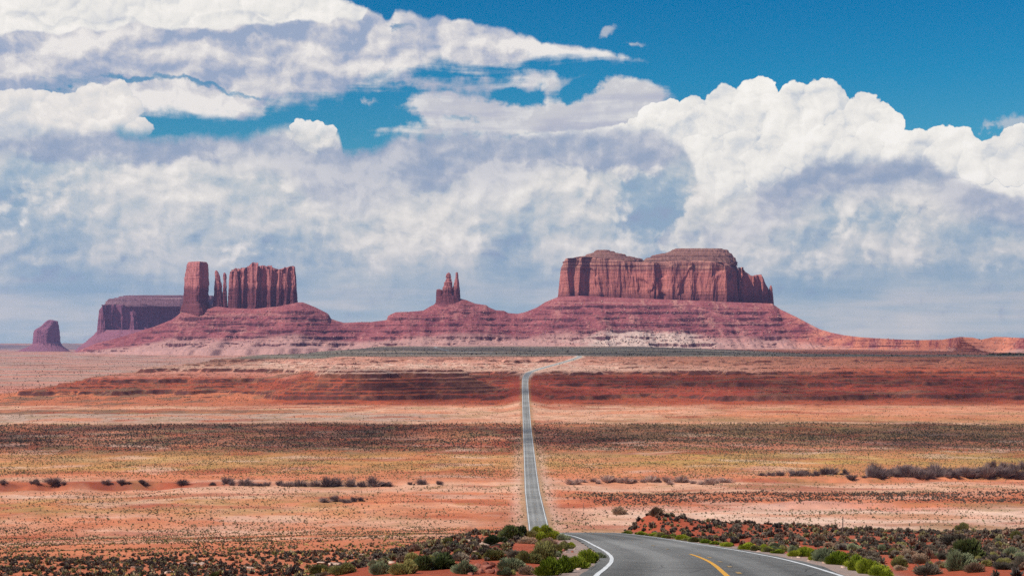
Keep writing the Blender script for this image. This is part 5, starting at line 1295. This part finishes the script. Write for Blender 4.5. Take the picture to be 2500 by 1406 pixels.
# rubble strewn over the scree, beyond counting
cr_v, cr_f = [], []
RUB = []
import bmesh as _bm
for i in range(6):
    b_m = _bm.new(); _bm.ops.create_icosphere(b_m, subdivisions=1, radius=0.5); r_ = np.random.default_rng(2500 + i)
    RUB.append((np.array([v.co[:] for v in b_m.verts]) * r_.uniform(0.55, 1.15, (len(b_m.verts), 1)), np.array([[v.index for v in p.verts] for p in b_m.faces]))); b_m.free()
VV, FF, n_ = [], [], 0
for i in range(3600):
    if i < 1500: px, py = r5.normal(1560, 190), r5.uniform(735, 840)
    elif i < 2300: px, py = r5.normal(600, 130), r5.uniform(760, 850)
    elif i < 2800: px, py = r5.normal(1120, 120), r5.uniform(750, 840)
    else: px, py = r5.uniform(1700, 2480), r5.uniform(745, 858)
    q = cast(px, py)
    if q is None: continue
    v_, f_ = RUB[i % 6]; w = 2.5 + 9.0 * r5.random() ** 3.2; a = r5.uniform(0, 6.28)
    rot = np.array([[cos(a), -sin(a), 0], [sin(a), cos(a), 0], [0, 0, 1]])
    VV.append((v_ * np.array([w, w * r5.uniform(0.7, 1.1), w * 0.8])) @ rot.T + np.array([q.x, q.y, q.z + 0.15 * w])); FF.append(f_ + n_); n_ += len(v_)
m_, g_, b_ = new_mat("scree_rubble"); P_ = wpos(g_); nn_ = g_.noise(P_, 0.03, 4, 0.6)
cc_ = g_.mix(nn_.ss(0.35, 0.65), (0.26, 0.095, 0.085, 1), (0.58, 0.34, 0.27, 1)); g_.links.new(cc_.s, b_.inputs['Base Color'])
tag(mesh_obj("rubble", np.concatenate(VV), np.concatenate(FF), m_, smooth=False), kind="stuff")

# wooden posts
m_, g_, b_ = new_mat("weathered_wood"); P_ = wpos(g_); n_ = g_.noise(g_.mapv(P_, scale=(30, 30, 2)), 1.0, 4, 0.6)
c_ = g_.mix(n_, (0.07, 0.05, 0.04, 1), (0.19, 0.15, 0.12, 1)); g_.links.new(c_.s, b_.inputs['Base Color']); M_POST = m_
def post(px, py, h, rad, label):
    X, Y, Z = ground_hit(px, py); n = 10; V = []
    for k, (zz, rr) in enumerate(((-0.3, 1.0), (0.2 * h, 1.0), (0.6 * h, 0.92), (h, 0.85), (h + 0.03, 0.5), (h + 0.03, 0.02))):
        for j in range(n):
            a = 2 * pi * j / n; V.append((rad * rr * cos(a) * (1 + 0.12 * sin(3 * a)) + 0.02 * zz, rad * rr * sin(a), zz))
    o = mesh_obj("post", np.array(V), grid_faces(6, n, wrap=True), M_POST); o.location = (X, Y, Z); tag(o, label, "post")
post(2057, 1305, 2.1, 0.07, "thin weathered wooden post on the red slope at the right")
post(1424, 1247, 4.0, 0.13, "thin bare pole on pale sand right of the straight road")

# green trees in the hollow at the far right
M_TREE = leaf_mat("cottonwood_leaves", (0.035, 0.075, 0.020), (0.075, 0.13, 0.035))
TREE = [(mesh_data("crown", *blades(240, 0.5, 0.75, 0.14, 3000 + i, lump=0.35, inner=0.2, up=0.1), M_TREE), mesh_data("trunk", *twigs(5, 0.25, 0.7, 0.05, 3100 + i), WOOD)) for i in range(3)]
for i in range(16):
    px = 2418 + i * 6.2 + random.uniform(-2, 2); Y = 3900 + random.uniform(-120, 250); X = (px - CX) / F * Y; Z = float(land(X, Y))
    r = bpy.data.objects.new("tree", None); COL.objects.link(r); w = random.uniform(6.5, 11.0)
    for nm, me in zip(("crown", "trunk"), random.choice(TREE)):
        o = bpy.data.objects.new(nm, me); COL.objects.link(o); o.parent = r
    r.location = (X, Y, Z); r.scale = (w, w, w * 0.85); r.rotation_euler = (0, 0, random.uniform(0, 6.28))
    tag(r, "tiny green tree in the row below the red banks at the far right", "tree", "row of green trees at the far right")
# ------------------------------------------------------------------ air
def make_haze(dens=2.5e-5):
    x0, x1, y0, y1, z0, z1 = -11000, 11000, -2500, 18500, -560, 640
    v = [(x0, y0, z0), (x1, y0, z0), (x1, y1, z0), (x0, y1, z0), (x0, y0, z1), (x1, y0, z1), (x1, y1, z1), (x0, y1, z1)]
    f = [(0, 3, 2, 1), (4, 5, 6, 7), (0, 1, 5, 4), (1, 2, 6, 5), (2, 3, 7, 6), (3, 0, 4, 7)]
    m = bpy.data.materials.new("haze_air"); m.use_nodes = True; nt = m.node_tree; nt.nodes.clear()
    out = nt.nodes.new('ShaderNodeOutputMaterial'); p = nt.nodes.new('ShaderNodeVolumePrincipled')
    p.inputs['Color'].default_value = (0.54, 0.53, 0.98, 1); p.inputs['Density'].default_value = dens; p.inputs['Anisotropy'].default_value = 0.2
    nt.links.new(p.outputs[0], out.inputs['Volume'])
    o = mesh_obj("haze", v, f, m, smooth=False); tag(o, kind="stuff")
make_haze()

# ------------------------------------------------------------------ clouds overhead (out of the picture) whose shadows lie across the land
def make_clouds():
    m, g, b = new_mat("cloud_vapour"); b.inputs['Base Color'].default_value = (0.86, 0.86, 0.87, 1)
    tr = g.new('ShaderNodeBsdfTransparent'); mx = g.new('ShaderNodeMixShader'); mx.inputs[0].default_value = 0.10      # thin vapour
    out = [n_ for n_ in g.nodes if n_.type == 'OUTPUT_MATERIAL'][0]
    g.links.new(tr.outputs[0], mx.inputs[1]); g.links.new(b.outputs[0], mx.inputs[2]); g.links.new(mx.outputs[0], out.inputs[0])
    import bmesh
    bm = bmesh.new(); bmesh.ops.create_icosphere(bm, subdivisions=2, radius=1.0)
    u = np.array([v.co[:] for v in bm.verts]); f = np.array([[v.index for v in p.verts] for p in bm.faces]); bm.free()
    r = np.random.default_rng(12)
    def cloud(x0, x1, y0, y1, alt, cover, cell, seed, edge=0.35):
        # target: ground patch (x0..x1, y0..y1) at height z0; the cloud hangs up-sun of it
        k = (alt + 70) / SUN_DIR[2]; ox, oy = SUN_DIR[0] * k, SUN_DIR[1] * k
        V, Fc, n = [], [], 0
        for x in np.arange(x0, x1, cell):
            for y in np.arange(y0, y1, cell * 0.8):
                xx, yy = x + r.uniform(-.4, .4) * cell, y + r.uniform(-.4, .4) * cell * 0.8
                w = fbm(np.array(xx / (cell * 6)), np.array(yy / (cell * 4)), 3, seed)
                e = min(xx - x0, x1 - xx) / (x1 - x0) * 8; e2 = min(yy - y0, y1 - yy) / (y1 - y0) * 8
                if 0.5 + w < 1 - cover + 0.25 * max(0, 1 - e) + edge * 0.5 * max(0, 1 - e2): continue
                rad = cell * r.uniform(0.7, 1.15)
                q = u * rad * np.array([1.0, 0.9, 0.6]); q = q * (1 + 0.18 * perlin(u[:, 0] * 2.5 + xx, u[:, 1] * 2.5 + yy + u[:, 2] * 2, seed))[:, None]
                q[:, 2] = np.maximum(q[:, 2], -0.22 * rad)
                V.append(q + np.array([xx + ox, yy + oy, alt + r.uniform(0, .3) * cell])); Fc.append(f + n); n += len(u)
        if V: tag(mesh_obj("clouds", np.concatenate(V), np.concatenate(Fc), m), kind="stuff")
    cloud(-900, 900, 1235, 1563, 1500, 0.55, 42, 201, 0.2)
    cloud(-330, 1000, 1880, 2200, 1300, 0.55, 50, 202)
    cloud(-560, 1800, 2600, 5600, 1750, 0.66, 150, 203)
    cloud(700, 2300, 2000, 2500, 1500, 0.6, 70, 206)
make_clouds()
sc.cycles.volume_bounces = 0; sc.cycles.transparent_max_bounces = 48
sc.cycles.max_bounces = 4; sc.cycles.diffuse_bounces = 1; sc.cycles.glossy_bounces = 1; sc.cycles.transmission_bounces = 2

sc.cycles.use_denoising = False
sc.cycles.use_adaptive_sampling = True; sc.cycles.adaptive_threshold = 0.015; sc.cycles.adaptive_min_samples = 24
